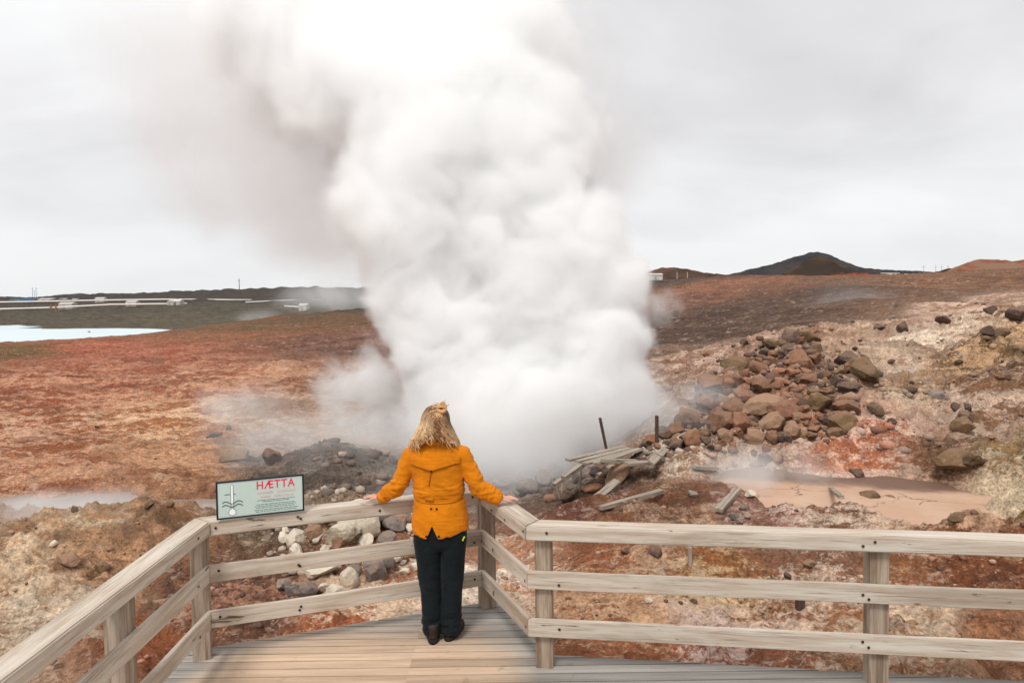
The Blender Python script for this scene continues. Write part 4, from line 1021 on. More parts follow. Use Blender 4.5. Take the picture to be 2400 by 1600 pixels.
# gravel and clods too many to count: one object
def gravel(n, seed, region, rmin, rmax, name, label):
    g = np.random.default_rng(seed)
    bm = bmesh.new(); bmesh.ops.create_icosphere(bm, subdivisions=1, radius=1.0); bm.verts.ensure_lookup_table()
    tv = np.array([v.co[:] for v in bm.verts]); tf = np.array([[v.index for v in f.verts] for f in bm.faces]); bm.free()
    X, Y = region(g, n); Z = ground_z(X, Y); n = len(X)
    r = rmin * (rmax / rmin) ** (g.random(n) ** 2.2)
    a = g.random(n) * 6.283; sc = np.stack([.8 + .6 * g.random(n), .7 + .4 * g.random(n), .45 + .45 * g.random(n)], 1)
    v = tv[None] * (1 + .28 * (g.random((n, len(tv), 1)) - .5)) * sc[:, None, :] * r[:, None, None]
    ca_, sa_ = np.cos(a)[:, None], np.sin(a)[:, None]
    v = np.stack([v[..., 0] * ca_ - v[..., 1] * sa_, v[..., 0] * sa_ + v[..., 1] * ca_, v[..., 2]], -1) + np.stack([X, Y, Z + r * .12], 1)[:, None, :]
    f = tf[None] + (np.arange(n) * len(tv))[:, None, None]; f = f.reshape(-1, 3)
    me = bpy.data.meshes.new(name); V = v.reshape(-1, 3)
    me.vertices.add(len(V)); me.vertices.foreach_set('co', V.astype(np.float32).ravel())
    me.loops.add(f.size); me.loops.foreach_set('vertex_index', f.astype(np.int32).ravel())
    me.polygons.add(len(f)); me.polygons.foreach_set('loop_start', np.arange(0, f.size, 3, dtype=np.int32)); me.polygons.foreach_set('loop_total', np.full(len(f), 3, dtype=np.int32))
    me.update(calc_edges=True)
    # stone colour: that of the soil it lies on, lighter or darker
    iu = np.clip(np.searchsorted(us, X / Y), 0, nu - 1); il = np.clip(np.searchsorted(ds_, Y), 0, nd - 1); idx = il * nu + iu
    base = np.where(g.random((n, 1)) < .5, A[idx], B[idx]) if name != 'rubble' or label.startswith('grey') else np.array([lin(c) for c in ((140, 102, 80), (112, 84, 68), (156, 118, 94), (98, 78, 66))])[g.integers(0, 4, n)] * .7
    base = base * .55 + .45 * (np.array(lin((126, 94, 76))) * .8 if 'pale' not in label else np.array(lin((214, 200, 180))) * (.45 + .5 * g.random((n, 1))))
    base = base * np.exp(g.normal(-.1, .42, (n, 1))); base = base * .75 + .25 * base.mean(1, keepdims=True) * np.array([1.1, .97, .9])
    c = np.repeat((base * np.minimum(1, .42 / base.max(1, keepdims=True)))[:, None, :], len(tv), 1).reshape(-1, 3)
    at = me.color_attributes.new('stone', 'FLOAT_COLOR', 'POINT'); at.data.foreach_set('color', np.concatenate([c, np.ones((len(c), 1))], 1).astype(np.float32).ravel())
    o = link(name, me, GRAVEL, smooth=False); o['kind'] = 'stuff'; return tag(o, label, 'gravel')
m, t, b = new_mat('gravel_stone'); P = t.add('ShaderNodeNewGeometry').outputs['Position']
c = t.add('ShaderNodeVertexColor', layer_name='stone').outputs[0]; v_ = t.fr(t.noise(P, 40, 5, .7), .3, .7, .7, 1.3, False)
t.l.new(t.mix(1.0, c, t.add('ShaderNodeCombineColor', inp={0: v_, 1: v_, 2: v_}).outputs[0], 'MULTIPLY'), b.inputs['Base Color'])
t.l.new(t.bump(t.noise(P, 50, 4, .7), .6, .01), b.inputs['Normal']); GRAVEL = m
def keep(X, Y):
    e = ((X - MUD[0]) / (MUD[2] * 1.12)) ** 2 + ((Y - MUD[1]) / (MUD[3] * 1.12)) ** 2
    e2 = ((X - POOL2[0]) / (POOL2[2] * 1.12)) ** 2 + ((Y - POOL2[1]) / (POOL2[3] * 1.12)) ** 2
    st = (X < -2.8) & (ground_z(X, Y) < STREAM_Z + .03) & (Y < 14.5)
    onl = np.zeros(len(X), bool)
    k = (e > 1) & (e2 > 1) & ~st & ((Y > 5.9) | (X < -2.6))
    return X[k], Y[k]
def near_region(g, n):
    u = g.uniform(-.8, .8, n); d = np.exp(g.uniform(math.log(5.0), math.log(17), n)); X, Y = u * d, d
    w = .35 + .65 * sstep(-.1, .35, fbm(X / 1.1, Y / 1.1, None, 3, 91)); w = w * np.where((u < -.1) & (u > -.75) & (Y > 13), .35, 1)
    k = g.random(n) < w; return keep(X[k], Y[k])
def right_region(g, n):
    u = g.uniform(.12, .8, n); d = np.exp(g.uniform(math.log(11), math.log(36), n)); X, Y = u * d, d
    w = sstep(-.25, .4, fbm(X / 2.2, Y / 2.2, None, 3, 95)) * (1 - sstep(24, 34, Y) * (1 - sstep(.4, .6, u))); k = g.random(n) < w; return keep(X[k], Y[k])
def pale_region(g, n):
    X, Y = g.uniform(-3.2, -1.0, n), g.uniform(7.6, 10.6, n); k = g.random(n) < sstep(-.35, .3, fbm(X / .7, Y / .7, None, 2, 99)); return keep(X[k], Y[k])
def pile_region(g, n):
    X, Y = [], []
    for _ in range(n):
        px, py = g.uniform(1555, 2040), g.uniform(785, 1070)
        if not in_poly(px, py, poly): continue
        h = pix(px, py, 16); X.append((px, py))
    P_ = np.array(X); v = cX[None] * ((P_[:, :1] - 1200) / F) + cU[None] * ((800 - P_[:, 1:]) / F + SHIFT) + cF[None]
    d = np.full(len(P_), 13.0)
    for _ in range(60):
        z = CAMZ + v[:, 2] / v[:, 1] * d; gzv = ground_z(v[:, 0] / v[:, 1] * d, d, False); d = d + np.where(z > gzv, .25, 0)
    return v[:, 0] / v[:, 1] * d, d
gravel(3800, 1, near_region, .010, .05, 'gravel', 'gravel and clods strewn over the near ground')
gravel(6500, 2, right_region, .02, .13, 'gravel', 'stones and clods strewn over the right hand slope')
gravel(1300, 6, pale_region, .012, .09, 'gravel', 'pale broken stones behind the left railing')
gravel(900, 3, pile_region, .05, .20, 'rubble', 'small rubble filling the rock pile')
def crag_region(g, n):
    X, Y = g.normal(-2.9, 1.0, n), g.normal(14.2, 1.5, n); k = g.random(n) < sstep(-.3, .3, fbm(X / .9, Y / .9, None, 2, 97)); return keep(X[k], Y[k])
gravel(700, 5, crag_region, .02, .16, 'rubble', 'grey rubble behind the warning sign')

# ------------------------------------------------------------------ broken boardwalk in the steam: planks, posts, stakes
def plank(pa, pb, da, db, w, th, label, mat=None, group='broken planks of the old boardwalk', lift=.06, name='plank', cat='plank', tilt=0.0, ground=True):
    """board between two photo points at depths da, db; laid on the ground when ground=True"""
    if ground:
        A_, B_ = ground_hit(*pa), ground_hit(*pb); A_, B_ = A_ + Vector((0, 0, lift)), B_ + Vector((0, 0, lift))
    else: A_, B_ = pix(*pa, da), pix(*pb, db)
    x = (B_ - A_); L_ = x.length; x.normalize(); up = Vector((0, 0, 1)); yv = up.cross(x).normalized(); z = x.cross(yv)
    rot = Matrix((x, yv, z)).transposed()
    if tilt: rot = rot @ Matrix.Rotation(tilt, 3, 'X')
    n = max(3, int(L_ / .12)); vs = []
    for i in range(n + 1):
        f = i / n - .5; s = rng.uniform(-.012, .012)
        e_ = rng.uniform(-.03, .03) if i in (0, n) else 0
        for yy, zz in ((-w / 2, -th / 2), (w / 2, -th / 2), (w / 2, th / 2), (-w / 2, th / 2)):
            vs.append((f * L_ + e_ + rng.uniform(-.006, .006), yy + rng.uniform(-.004, .004), zz + .3 * s * th))
    fs = [(3, 2, 1, 0), tuple(n * 4 + k for k in range(4))]
    for i in range(n):
        for k in range(4): fs.append((i * 4 + k, i * 4 + (k + 1) % 4, (i + 1) * 4 + (k + 1) % 4, (i + 1) * 4 + k))
    me = mesh_from(name, vs, fs); bm = bmesh.new(); bm.from_mesh(me); bmesh.ops.recalc_face_normals(bm, faces=bm.faces); bm.to_mesh(me); bm.free()
    o = link(name, me, mat or WOOD_GREY); o.location = (A_ + B_) / 2; o.rotation_euler = rot.to_euler()
    return tag(o, label, cat, group)
D_ = ground_hit(1400, 1100).y
dd0 = 11.5
PL = [((1330, 1078), (1466, 1046), dd0, dd0 + .9), ((1350, 1082), (1478, 1050), dd0 - .1, dd0 + .8), ((1372, 1086), (1492, 1053), dd0 - .2, dd0 + .7), ((1395, 1087), (1500, 1052), dd0 - .3, dd0 + .55)]
for i, (a, b_, d0, d1) in enumerate(PL):
    plank(a, b_, d0, d1, .125, .035, ('farthest', 'second farthest', 'third farthest', 'nearest')[i] + ' board of the slanting broken walkway panel', ground=False)
plank((1408, 1079), (1494, 1080), 11.2, 11.5, .10, .05, 'thin dark edged board across the broken panel', ground=False)
plank((1466, 1086), (1524, 1083), 11.2, 11.4, .15, .04, 'short bright board at the front edge of the broken panel', ground=False)
plank((1528, 1083), (1546, 1064), 11.2, 11.5, .12, .04, 'short tilted board at the right end of the broken panel', ground=False, tilt=.5)
plank((1545, 1068), (1560, 1050), 11.4, 11.7, .11, .035, 'splintered board standing behind the short tilted one', ground=False, tilt=.4)
plank((1508, 1058), (1556, 1058), 12.0, 12.1, .2, .04, 'wide grey board lying behind the broken panel', ground=False)
plank((1570, 1072), (1588, 1050), 11.6, 12.0, .13, .035, 'upturned board right of the broken panel', ground=False, tilt=.7)
plank((1576, 1074), (1610, 1064), 11.5, 11.9, .14, .04, 'short board lying right of the upturned one', ground=False)
plank((1318, 1122), (1365, 1088), 11.0, 11.4, .10, .07, 'diagonal beam left under the broken panel', ground=False, mat=WOOD_GREY)
plank((1300, 1135), (1380, 1078), 11.2, 11.6, .09, .06, 'second diagonal beam behind the first under the panel', ground=False, mat=WOOD_GREY)
plank((1380, 1182), (1445, 1128), 10.3, 10.9, .13, .035, 'board leaning on the upright pale stone slab', ground=False, tilt=.3)
plank((1408, 1205), (1552, 1170), 0, 0, .075, .05, 'long pale board lying just above the right handrail', lift=.07)
plank((1683, 1222), (1730, 1162), 0, 0, .10, .045, 'grey board lying diagonally left of the mud pool', lift=.08)
plank((1627, 1104), (1682, 1108), 0, 0, .13, .05, 'short pale board lying on bare ground uphill of the diagonal one', lift=.07)
plank((1945, 1152), (1972, 1186), 0, 0, .06, .04, 'thin white stick lying in the mud pool', lift=.05)
def stake(px, pt, pb, w, label, mat=None, px2=None, group='stakes and posts of the old boardwalk', d=None, cat='post'):
    h = ground_hit(px if px2 is None else px2, pb); d = d or h.y
    b_ = pix(px if px2 is None else px2, pb, d); b_.z -= .15; a = pix(px, pt, d)
    x = (a - b_); L_ = x.length; mb = MB()
    mb.box((0, 0, 0), (L_, w, w), jit=w * .12); o = mb.build('post', mat or WOOD_DARK, bevel=.008)
    o.location = (a + b_) / 2; o.rotation_euler = x.to_track_quat('X', 'Z').to_euler(); return tag(o, label, cat, group)
stake(1539, 974, 1052, .062, 'upright dark post standing behind the broken planks', d=12.9)
stake(1406, 979, 1048, .055, 'leaning dark post fading into the steam', px2=1424, d=13.6)
stake(1318, 1113, 1168, .04, 'short upright pale stake left of the broken panel', WOOD_GREY)
stake(1297, 1118, 1166, .045, 'leaning pale stake left of the short upright one', WOOD_GREY, 1318)
stake(1364, 1067, 1150, .04, 'tall thin pale stake in front of the broken panel', WOOD_GREY, 1358)
stake(1617, 1280, 1322, .045, 'short pale stake seen under the right handrail', WOOD_GREY)
stake(1876, 1396, 1428, .07, 'charred stub of a stake between the rails', WOOD_DARK)
stake(2277, 1530, 1572, .075, 'grey stump of a post beneath the low rail at right', WOOD_GREY)

# ------------------------------------------------------------------ person at the railing, seen from behind (local: X right, Y away, Z up)
PO = onz(1036, 1492, 0.0)
person = tag(empty('person', PO), 'person in an orange jacket and dark trousers leaning with both hands on the railing', 'person')
SKIN = plain('skin', (226, 168, 146), .75, .55, .08, 20)
def P3(px, py, dy=0.0):
    """local point on the figure: photo pixel plus how far away from us it is relative to the feet"""
    return pix(px, py, PO.y + dy) - PO
LH = P3(874, 1169, .12); LH = V3(onz(882, 1172, RZ + .02).xy, RZ + .022) - PO
RH = V3(onz(1183, 1176, RZ + .02).xy, RZ + .022) - PO
S = dict()
bv, be, br = [], [], []
def bvert(p, r): bv.append(tuple(p)); br.append(r); return len(bv) - 1
def chain(start, pts):
    prev = start
    for p, r in pts:
        i = bvert(p, r)
        if prev is not None: be.append((prev, i))
        prev = i
    return prev
HC = Vector((-.018, .015, 1.585))
pel = bvert((0, .02, .92), (.13, .09))
chest = chain(pel, [((0, .02, 1.05), (.115, .085)), ((-.005, .02, 1.18), (.12, .09)), ((-.012, .015, 1.31), (.135, .085))])
neck = chain(chest, [((-.016, .01, 1.40), (.07, .06)), ((-.018, .012, 1.46), (.05, .052)), ((-.018, .015, 1.51), (.055, .06))])
head = chain(neck, [(HC + Vector((0, .005, 0)), (.075, .092)), (HC + Vector((0, 0, .07)), (.066, .08))])
chain(len(bv) - 2, [(HC + Vector((0, .098, -.012)), (.012, .012)), (HC + Vector((0, .118, -.026)), (.009, .009))])   # nose
for s in (-1, 1):
    chain(len(bv) - 4, [(HC + Vector((s * .078, .0, -.01)), (.008, .016)), (HC + Vector((s * .088, -.006, .008)), (.004, .012))])   # ears
    # legs
    chain(pel, [((s * .085, .02, .83), (.08, .08)), ((s * .082, .015, .5), (.052, .055)), ((s * .068, .0, .26), (.045, .048)), ((s * .058, -.01, .1), (.03, .035)), ((s * .058, .05, .045), (.032, .028)), ((s * .06, .14, .035), (.028, .02))])
def arm(sh, el, wr, hand, side):
    w = chain(chest, [(sh, (.055, .055)), ((Vector(sh) + Vector(el)) / 2, (.045, .045)), (el, (.037, .037)), ((Vector(el) + Vector(wr)) / 2, (.034, .034)), (wr, (.024, .019))])
    d = (hand - Vector(wr)); d.z *= .35; d.normalize(); pr = d.cross(Vector((0, 0, 1))).normalized()      # across the palm
    pm = chain(w, [(Vector(wr) + d * .04, (.030, .013)), (Vector(wr) + d * .075, (.034, .011))])
    base = Vector(wr) + d * .082
    f = [(-.030, .062, -10), (-.010, .074, -3), (.010, .070, 4), (.029, .055, 12)]
    for off, ln, an in f:
        off *= side
        dd = Matrix.Rotation(R(-an * side), 3, 'Z') @ d
        b0 = base + pr * off
        chain(pm, [(b0 + Vector((0, 0, .003)), (.0095, .0088)), (b0 + dd * ln * .42 + Vector((0, 0, .006)), (.0085, .008)), (b0 + dd * ln * .74 + Vector((0, 0, .0)), (.0075, .007)), (b0 + dd * ln + Vector((0, 0, -.008)), (.006, .0055))])
    tb = Vector(wr) + d * .03 - pr * .028 * side
    td = Matrix.Rotation(R(38 * side), 3, 'Z') @ d
    chain(pm - 1, [(tb, (.0125, .011)), (tb + td * .035, (.010, .009)), (tb + td * .06 + Vector((0, 0, -.004)), (.0075, .007))])
SHL, ELL, WRL = Vector((-.205, .02, 1.345)), P3(935, 1138, .0), LH + Vector((.055, -.02, .03))
SHR, ELR, WRR = Vector((.165, .02, 1.35)), P3(1120, 1142, -.03), RH + Vector((-.05, -.015, .03))
arm(SHL, ELL, WRL, LH + Vector((-.06, .02, 0)), 1)
arm(SHR, ELR, WRR, RH + Vector((.06, .02, 0)), -1)
me = bpy.data.meshes.new('body'); me.from_pydata(bv, be, []); me.update()
bo = bpy.data.objects.new('working_body', me); COL.objects.link(bo)
md = bo.modifiers.new('skin', 'SKIN'); md.use_smooth_shade = True; md.branch_smoothing = .4
sv = me.skin_vertices[0].data
for i, r in enumerate(br): sv[i].radius = r if hasattr(r, '__len__') else (r, r)
sv[0].use_root = True
md2 = bo.modifiers.new('sub', 'SUBSURF'); md2.levels = 2; md2.render_levels = 2
dg = bpy.context.evaluated_depsgraph_get(); dg.update()
body_me = bpy.data.meshes.new_from_object(bo.evaluated_get(dg)); bpy.data.objects.remove(bo)
link('body', body_me, SKIN, person, True)
# face: eyes, brows and mouth
EYE = plain('eye', (70, 62, 58), .5, .3)
for s in (-1, 1):
    mb = MB(); mb.tube([HC + Vector((s * .032, .088, .004)), HC + Vector((s * .032, .096, .004))], [.012, .006], 10); mb.build('eye', EYE, person, True)
mb = MB(); mb.tube([HC + Vector((-.024, .090, -.052)), HC + Vector((0, .098, -.050)), HC + Vector((.024, .090, -.052))], [.003, .006, .003], 8); mb.build('mouth', plain('lips', (176, 96, 92), .6, .5), person, True)

def loft(mb, rings, n=40, mi=0, cap=(True, True), expo=2.3):
    """rings: (x, y, z, rx, ry) horizontal superellipses from the bottom up"""
    base = len(mb.v)
    for x, y, z, rx, ry in rings:
        for k in range(n):
            a = 2 * math.pi * k / n; c, s = math.cos(a), math.sin(a)
            mb.v.append((x + rx * math.copysign(abs(c) ** (2 / expo), c), y + ry * math.copysign(abs(s) ** (2 / expo), s), z))
    for i in range(len(rings) - 1):
        for k in range(n):
            k2 = (k + 1) % n; mb.f.append((base + i * n + k, base + i * n + k2, base + (i + 1) * n + k2, base + (i + 1) * n + k)); mb.m.append(mi)
    if cap[0]: mb.f.append(tuple(base + k for k in reversed(range(n)))); mb.m.append(mi)
    if cap[1]: e = base + (len(rings) - 1) * n; mb.f.append(tuple(e + k for k in range(n))); mb.m.append(mi)

def cloth_mat(name, col, k, var=.12, weave=220):
    m, t, b = new_mat(name); v = coords(t)
    n = t.noise(v, 7, 6, .6)
    t.l.new(t.mix(t.fr(n, .3, .7), lin4(col, k * (1 - var)), lin4(col, k * (1 + var))), b.inputs['Base Color'])
    b.inputs['Roughness'].default_value = .8
    b.inputs['Sheen Weight'].default_value = .04; b.inputs['Specular IOR Level'].default_value = .15
    h = t.math('ADD', t.math('MULTIPLY', t.noise(t.mapping(v, (9, 9, 26)), 1.0, 5, .6, .8), 1.0), t.math('MULTIPLY', t.noise(v, weave, 2), .08))
    t.l.new(t.bump(h, .45, .02), b.inputs['Normal']); return m
ORANGE = cloth_mat('orange_jacket_cloth', (236, 138, 10), .68)
ORANGE_D = cloth_mat('orange_jacket_dark', (190, 98, 6), .5)  # darker jacket cloth for the yoke's shadow strip and the pleat
TROUS = cloth_mat('dark_teal_trouser_cloth', (30, 42, 47), .40, .25)
BUTTON = plain('dark_button', (44, 34, 40), .7, .4)
# jacket body and sleeves, joined into one smooth garment
jb = MB()
loft(jb, [(.0, .012, .765, .205, .150), (.0, .012, .82, .209, .155), (.0, .012, .90, .203, .150), (-.002, .014, .98, .192, .136), (-.004, .015, 1.05, .181, .124), (-.006, .015, 1.12, .178, .121), (-.010, .014, 1.20, .183, .124), (-.014, .012, 1.27, .194, .124), (-.018, .012, 1.33, .205, .115), (-.020, .012, 1.375, .195, .098), (-.020, .012, 1.405, .155, .082), (-.019, .012, 1.43, .095, .070), (-.018, .012, 1.455, .072, .066), (-.018, .012, 1.47, .066, .062)], 48)
def sleeve(sh, el, wr):
    pts = [Vector(sh) + Vector((-.05 if sh[0] > 0 else .05, 0, .01)), Vector(sh), Vector(sh).lerp(Vector(el), .35), Vector(sh).lerp(Vector(el), .72), Vector(el), Vector(el).lerp(Vector(wr), .35), Vector(el).lerp(Vector(wr), .7), Vector(wr), Vector(wr).lerp(Vector(el), -.10)]
    jb.tube(pts, [.062, .065, .060, .056, .053, .050, .045, .040, .039], 18)
sleeve(SHL, ELL, WRL); sleeve(SHR, ELR, WRR)
jm = evaluate(jb.mesh('jacket'), [('REMESH', dict(mode='VOXEL', voxel_size=.0085)), ('SMOOTH', dict(factor=.5, iterations=9))])
a = coords_of(jm); nrm = normals_of(jm)
# folds: creases round the waist, drag lines at elbows and cuffs
fold = .009 * fbm(a[:, 0] * 6, a[:, 1] * 7, a[:, 2] * 26, 3, 5, .55, True) * np.exp(-((a[:, 2] - 1.11) / .09) ** 2)
fold += .005 * fbm(a[:, 0] * 9 + a[:, 2] * 7, a[:, 1] * 8, a[:, 2] * 12, 3, 9, .55)
out_ = np.clip((np.abs(a[:, 0] + .015) - .22) / .05, 0, 1)
fold += out_ * .007 * fbm(a[:, 0] * 24, a[:, 1] * 8, a[:, 2] * 15, 2, 13, .5, True)
belt = np.exp(-((a[:, 2] - 1.035) / .014) ** 2) * (1 - out_) * -.009
set_coords(jm, a + nrm * (fold + belt)[:, None])
bm = bmesh.new(); bm.from_mesh(jm)
NX = -.043
for sx in (-1, 1):
    gm = [f for f in bm.faces if f.calc_center_median().z < .93 and f.calc_center_median().y < 0 and abs(f.calc_center_median().x) < .2]
    gm += list({e for f in gm for e in f.edges}) + list({v for f in gm for v in f.verts})
    bmesh.ops.bisect_plane(bm, geom=gm, plane_co=(NX, 0, .868), plane_no=(sx, 0, .46), dist=1e-5)
# the jacket's centre back, the figure is turned a little
kill = []
for f in bm.faces:
    c = f.calc_center_median()
    if c.z < .778 and f.normal.z < -.35 and abs(c.x) < .2: kill.append(f)
    elif c.z < .868 and c.y < 0 and abs(c.x - NX) < (.868 - c.z) * .46 and abs(c.x) < .2: kill.append(f)
bmesh.ops.delete(bm, geom=kill, context='FACES')
# round the tail: sides a little higher than the back
for v in bm.verts:
    if v.co.z < .92 and abs(v.co.x) < .25: v.co.z += .035 * min(1, (abs(v.co.x - NX) / .2) ** 2) * (.92 - v.co.z) / .15
bm.to_mesh(jm); bm.free()
jacket = link('jacket', jm, ORANGE, person, True)
sm = jacket.modifiers.new('thickness', 'SOLIDIFY'); sm.thickness = .004; sm.offset = -1
jb2 = bmesh.new(); jb2.from_mesh(jm); jt = BVHTree.FromBMesh(jb2)
def drape(x, z, off, frm=-1.0):
    h = jt.ray_cast(Vector((x, frm, z)), Vector((0, -math.copysign(1, frm), 0)))
    return Vector((x, (h[0].y if h[0] is not None else -.12) + math.copysign(off, frm), z))
def drape_patch(name, mat, nx, nz, xz, off, parent, th=.003):
    vs, fs = [], []
    for j in range(nz + 1):
        for i in range(nx + 1):
            x, z = xz(i / nx, j / nz); vs.append(drape(x, z, off))
    for j in range(nz):
        for i in range(nx): fs.append((j * (nx + 1) + i, j * (nx + 1) + i + 1, (j + 1) * (nx + 1) + i + 1, (j + 1) * (nx + 1) + i))
    o = link(name, mesh_from(name, vs, fs), mat, parent, True)
    s = o.modifiers.new('thickness', 'SOLIDIFY'); s.thickness = th; s.offset = 1
    return o
def yoke_xz(u, v):
    x = -.195 + .352 * u; c = (x - NX) / .16
    zb = 1.252 + .046 * min(1, abs(c)) ** .8
    return x, zb + (1.345 - zb) * v
drape_patch('yoke', ORANGE, 36, 10, yoke_xz, .0075, jacket, .005)
drape_patch('yoke_shadow', ORANGE_D, 36, 1, lambda u, v: (yoke_xz(u, 0)[0], yoke_xz(u, 0)[1] - .004 + .004 * v), .004, jacket, .003)  # dark strip that paints the shadow below the yoke flap
drape_patch('back_pleat', ORANGE_D, 2, 14, lambda u, v: (NX - .004 + .006 * u - .018 * (1 - v), 1.15 + .10 * v), .0015, jacket, .002)
drape_patch('waist_casing', ORANGE, 30, 3, lambda u, v: (-.165 + .33 * u, 1.018 + .030 * v + .012 * (u - .5) ** 2 * 4), .005, jacket, .003)
drape_patch('waist_tab', ORANGE, 8, 3, lambda u, v: (NX - .05 + .06 * u, 1.045 + .02 * v), .012, jacket, .003)
for x, z in ((NX, 1.258), (NX - .006, .988), (NX + .034, .988), (NX - .042, .795), (NX + .048, .797)):
    p = drape(x, z, .010 if z > 1.2 else .003); mb = MB(); mb.tube([p + Vector((0, .004, 0)), p + Vector((0, -.004, 0))], .0075, 12); mb.build('button', BUTTON, jacket)
for wr, el in ((WRL, ELL), (WRR, ELR)):
    for q in (.06, .2):
        c = Vector(wr).lerp(Vector(el), q) + Vector((0, -.047, -.006)); mb = MB(); mb.tube([c, c + Vector((0, .012, 0))], .007, 10); mb.build('button', BUTTON, jacket)
# collar and cuffs
mb = MB(); n = 40
for k, (dz, rx, ry) in enumerate(((0, .079, .072), (.03, .074, .068), (.062, .083, .077), (.030, .095, .090), (.012, .104, .098))):
    for i in range(n):
        a_ = 2 * math.pi * i / n
        mb.v.append((-.018 + rx * math.cos(a_), .010 + ry * math.sin(a_), 1.438 + dz - .012 * math.sin(a_) * (-1)))
for k in range(4):
    for i in range(n): j = (i + 1) % n; mb.f.append((k * n + i, k * n + j, (k + 1) * n + j, (k + 1) * n + i)); mb.m.append(0)
o = mb.build('collar', ORANGE, jacket, True); s = o.modifiers.new('thickness', 'SOLIDIFY'); s.thickness = .004
for wr, el in ((WRL, ELL), (WRR, ELR)):
    mb = MB(); w_, e_ = Vector(wr), Vector(el)
    mb.tube([w_.lerp(e_, -.13), w_.lerp(e_, -.02), w_.lerp(e_, .16)], [.042, .0445, .048], 18, cap=False)
    o = mb.build('cuff', ORANGE, jacket, True); s = o.modifiers.new('thickness', 'SOLIDIFY'); s.thickness = .004; s.offset = -1
# trousers
tb = MB()
loft(tb, [(0, .012, .66, .16, .08), (0, .012, .71, .185, .118), (0, .012, .80, .196, .138), (0, .012, .88, .184, .13), (0, .012, .95, .165, .115)], 36)
for s in (-1, 1):
    loft(tb, [(s * .064, -.015, .045, .064, .075), (s * .064, -.012, .09, .066, .076), (s * .067, -.006, .16, .068, .074), (s * .077, .0, .28, .072, .078), (s * .081, .006, .40, .076, .083), (s * .088, .010, .52, .083, .091), (s * .094, .012, .62, .091, .102), (s * .099, .012, .72, .097, .112), (s * .099, .012, .78, .096, .118)], 28)
tm = evaluate(tb.mesh('trousers'), [('REMESH', dict(mode='VOXEL', voxel_size=.0085)), ('SMOOTH', dict(factor=.5, iterations=6))])
a = coords_of(tm); nrm = normals_of(tm)
fo = .006 * fbm(a[:, 0] * 8, a[:, 1] * 8, a[:, 2] * 7, 3, 3, .55) + .012 * fbm(a[:, 0] * 9, a[:, 1] * 9, a[:, 2] * 26, 3, 4, .55, True) * np.exp(-((a[:, 2] - .12) / .075) ** 2) + .005 * fbm(a[:, 0] * 6, a[:, 1] * 6, a[:, 2] * 16, 2, 8, .5, True) * np.exp(-((a[:, 2] - .42) / .1) ** 2)
set_coords(tm, a + nrm * fo[:, None])
trs = link('trousers', tm, TROUS, person, True)
mb = MB(); mb.tube([(.168, -.085, .742), (.176, -.078, .758), (.182, -.07, .768)], .006, 6); mb.build('emblem', plain('lime_print', (170, 196, 40), .8), trs)
# boots
BOOT = plain('brown_boot_leather', (62, 48, 44), .6, .6, .25, 30, .3); SOLE = plain('boot_sole', (44, 40, 40), .6, .8, .2, 30)
for s, yaw, dx, dy in ((-1, .10, -.058, -.045), (1, -.32, .064, -.01)):
    e = MB()
    loft(e, [(0, .075, .028, .044, .135), (0, .07, .05, .046, .135), (0, .045, .075, .043, .105), (0, .0, .10, .042, .065), (0, -.012, .135, .043, .056)], 24, 0, expo=2.4)
    o = e.build('boot', BOOT, person, True); o.location = (dx, dy, .0); o.rotation_euler = (0, 0, yaw)
    e = MB(); loft(e, [(0, .075, .0, .045, .14), (0, .075, .014, .048, .143), (0, .075, .032, .047, .14)], 24, 0, expo=2.6); e.build('sole', SOLE, o, True)
# hair
m, t, b = new_mat('blonde_hair')
at = t.add('ShaderNodeVertexColor', layer_name='strand').outputs[0]
t.l.new(at, b.inputs['Base Color']); b.inputs['Roughness'].default_value = .55; b.inputs['Specular IOR Level'].default_value = .35
HAIR = m
BL, BL2, BR, DB = [np.array(lin(c)) for c in ((226, 176, 122), (238, 204, 160), (150, 104, 66), (76, 52, 40))]
hb_ = MB(); hcol = []
def strand(pts, rads, c0, c1, n=6):
    k0 = len(hb_.v); hb_.tube(pts, rads, n); k1 = len(hb_.v)
    for i in range(k1 - k0):
        f = (i // n) / max(1, len(pts) - 1); hcol.append(tuple(c0 * (1 - f) + c1 * f) + (1,))
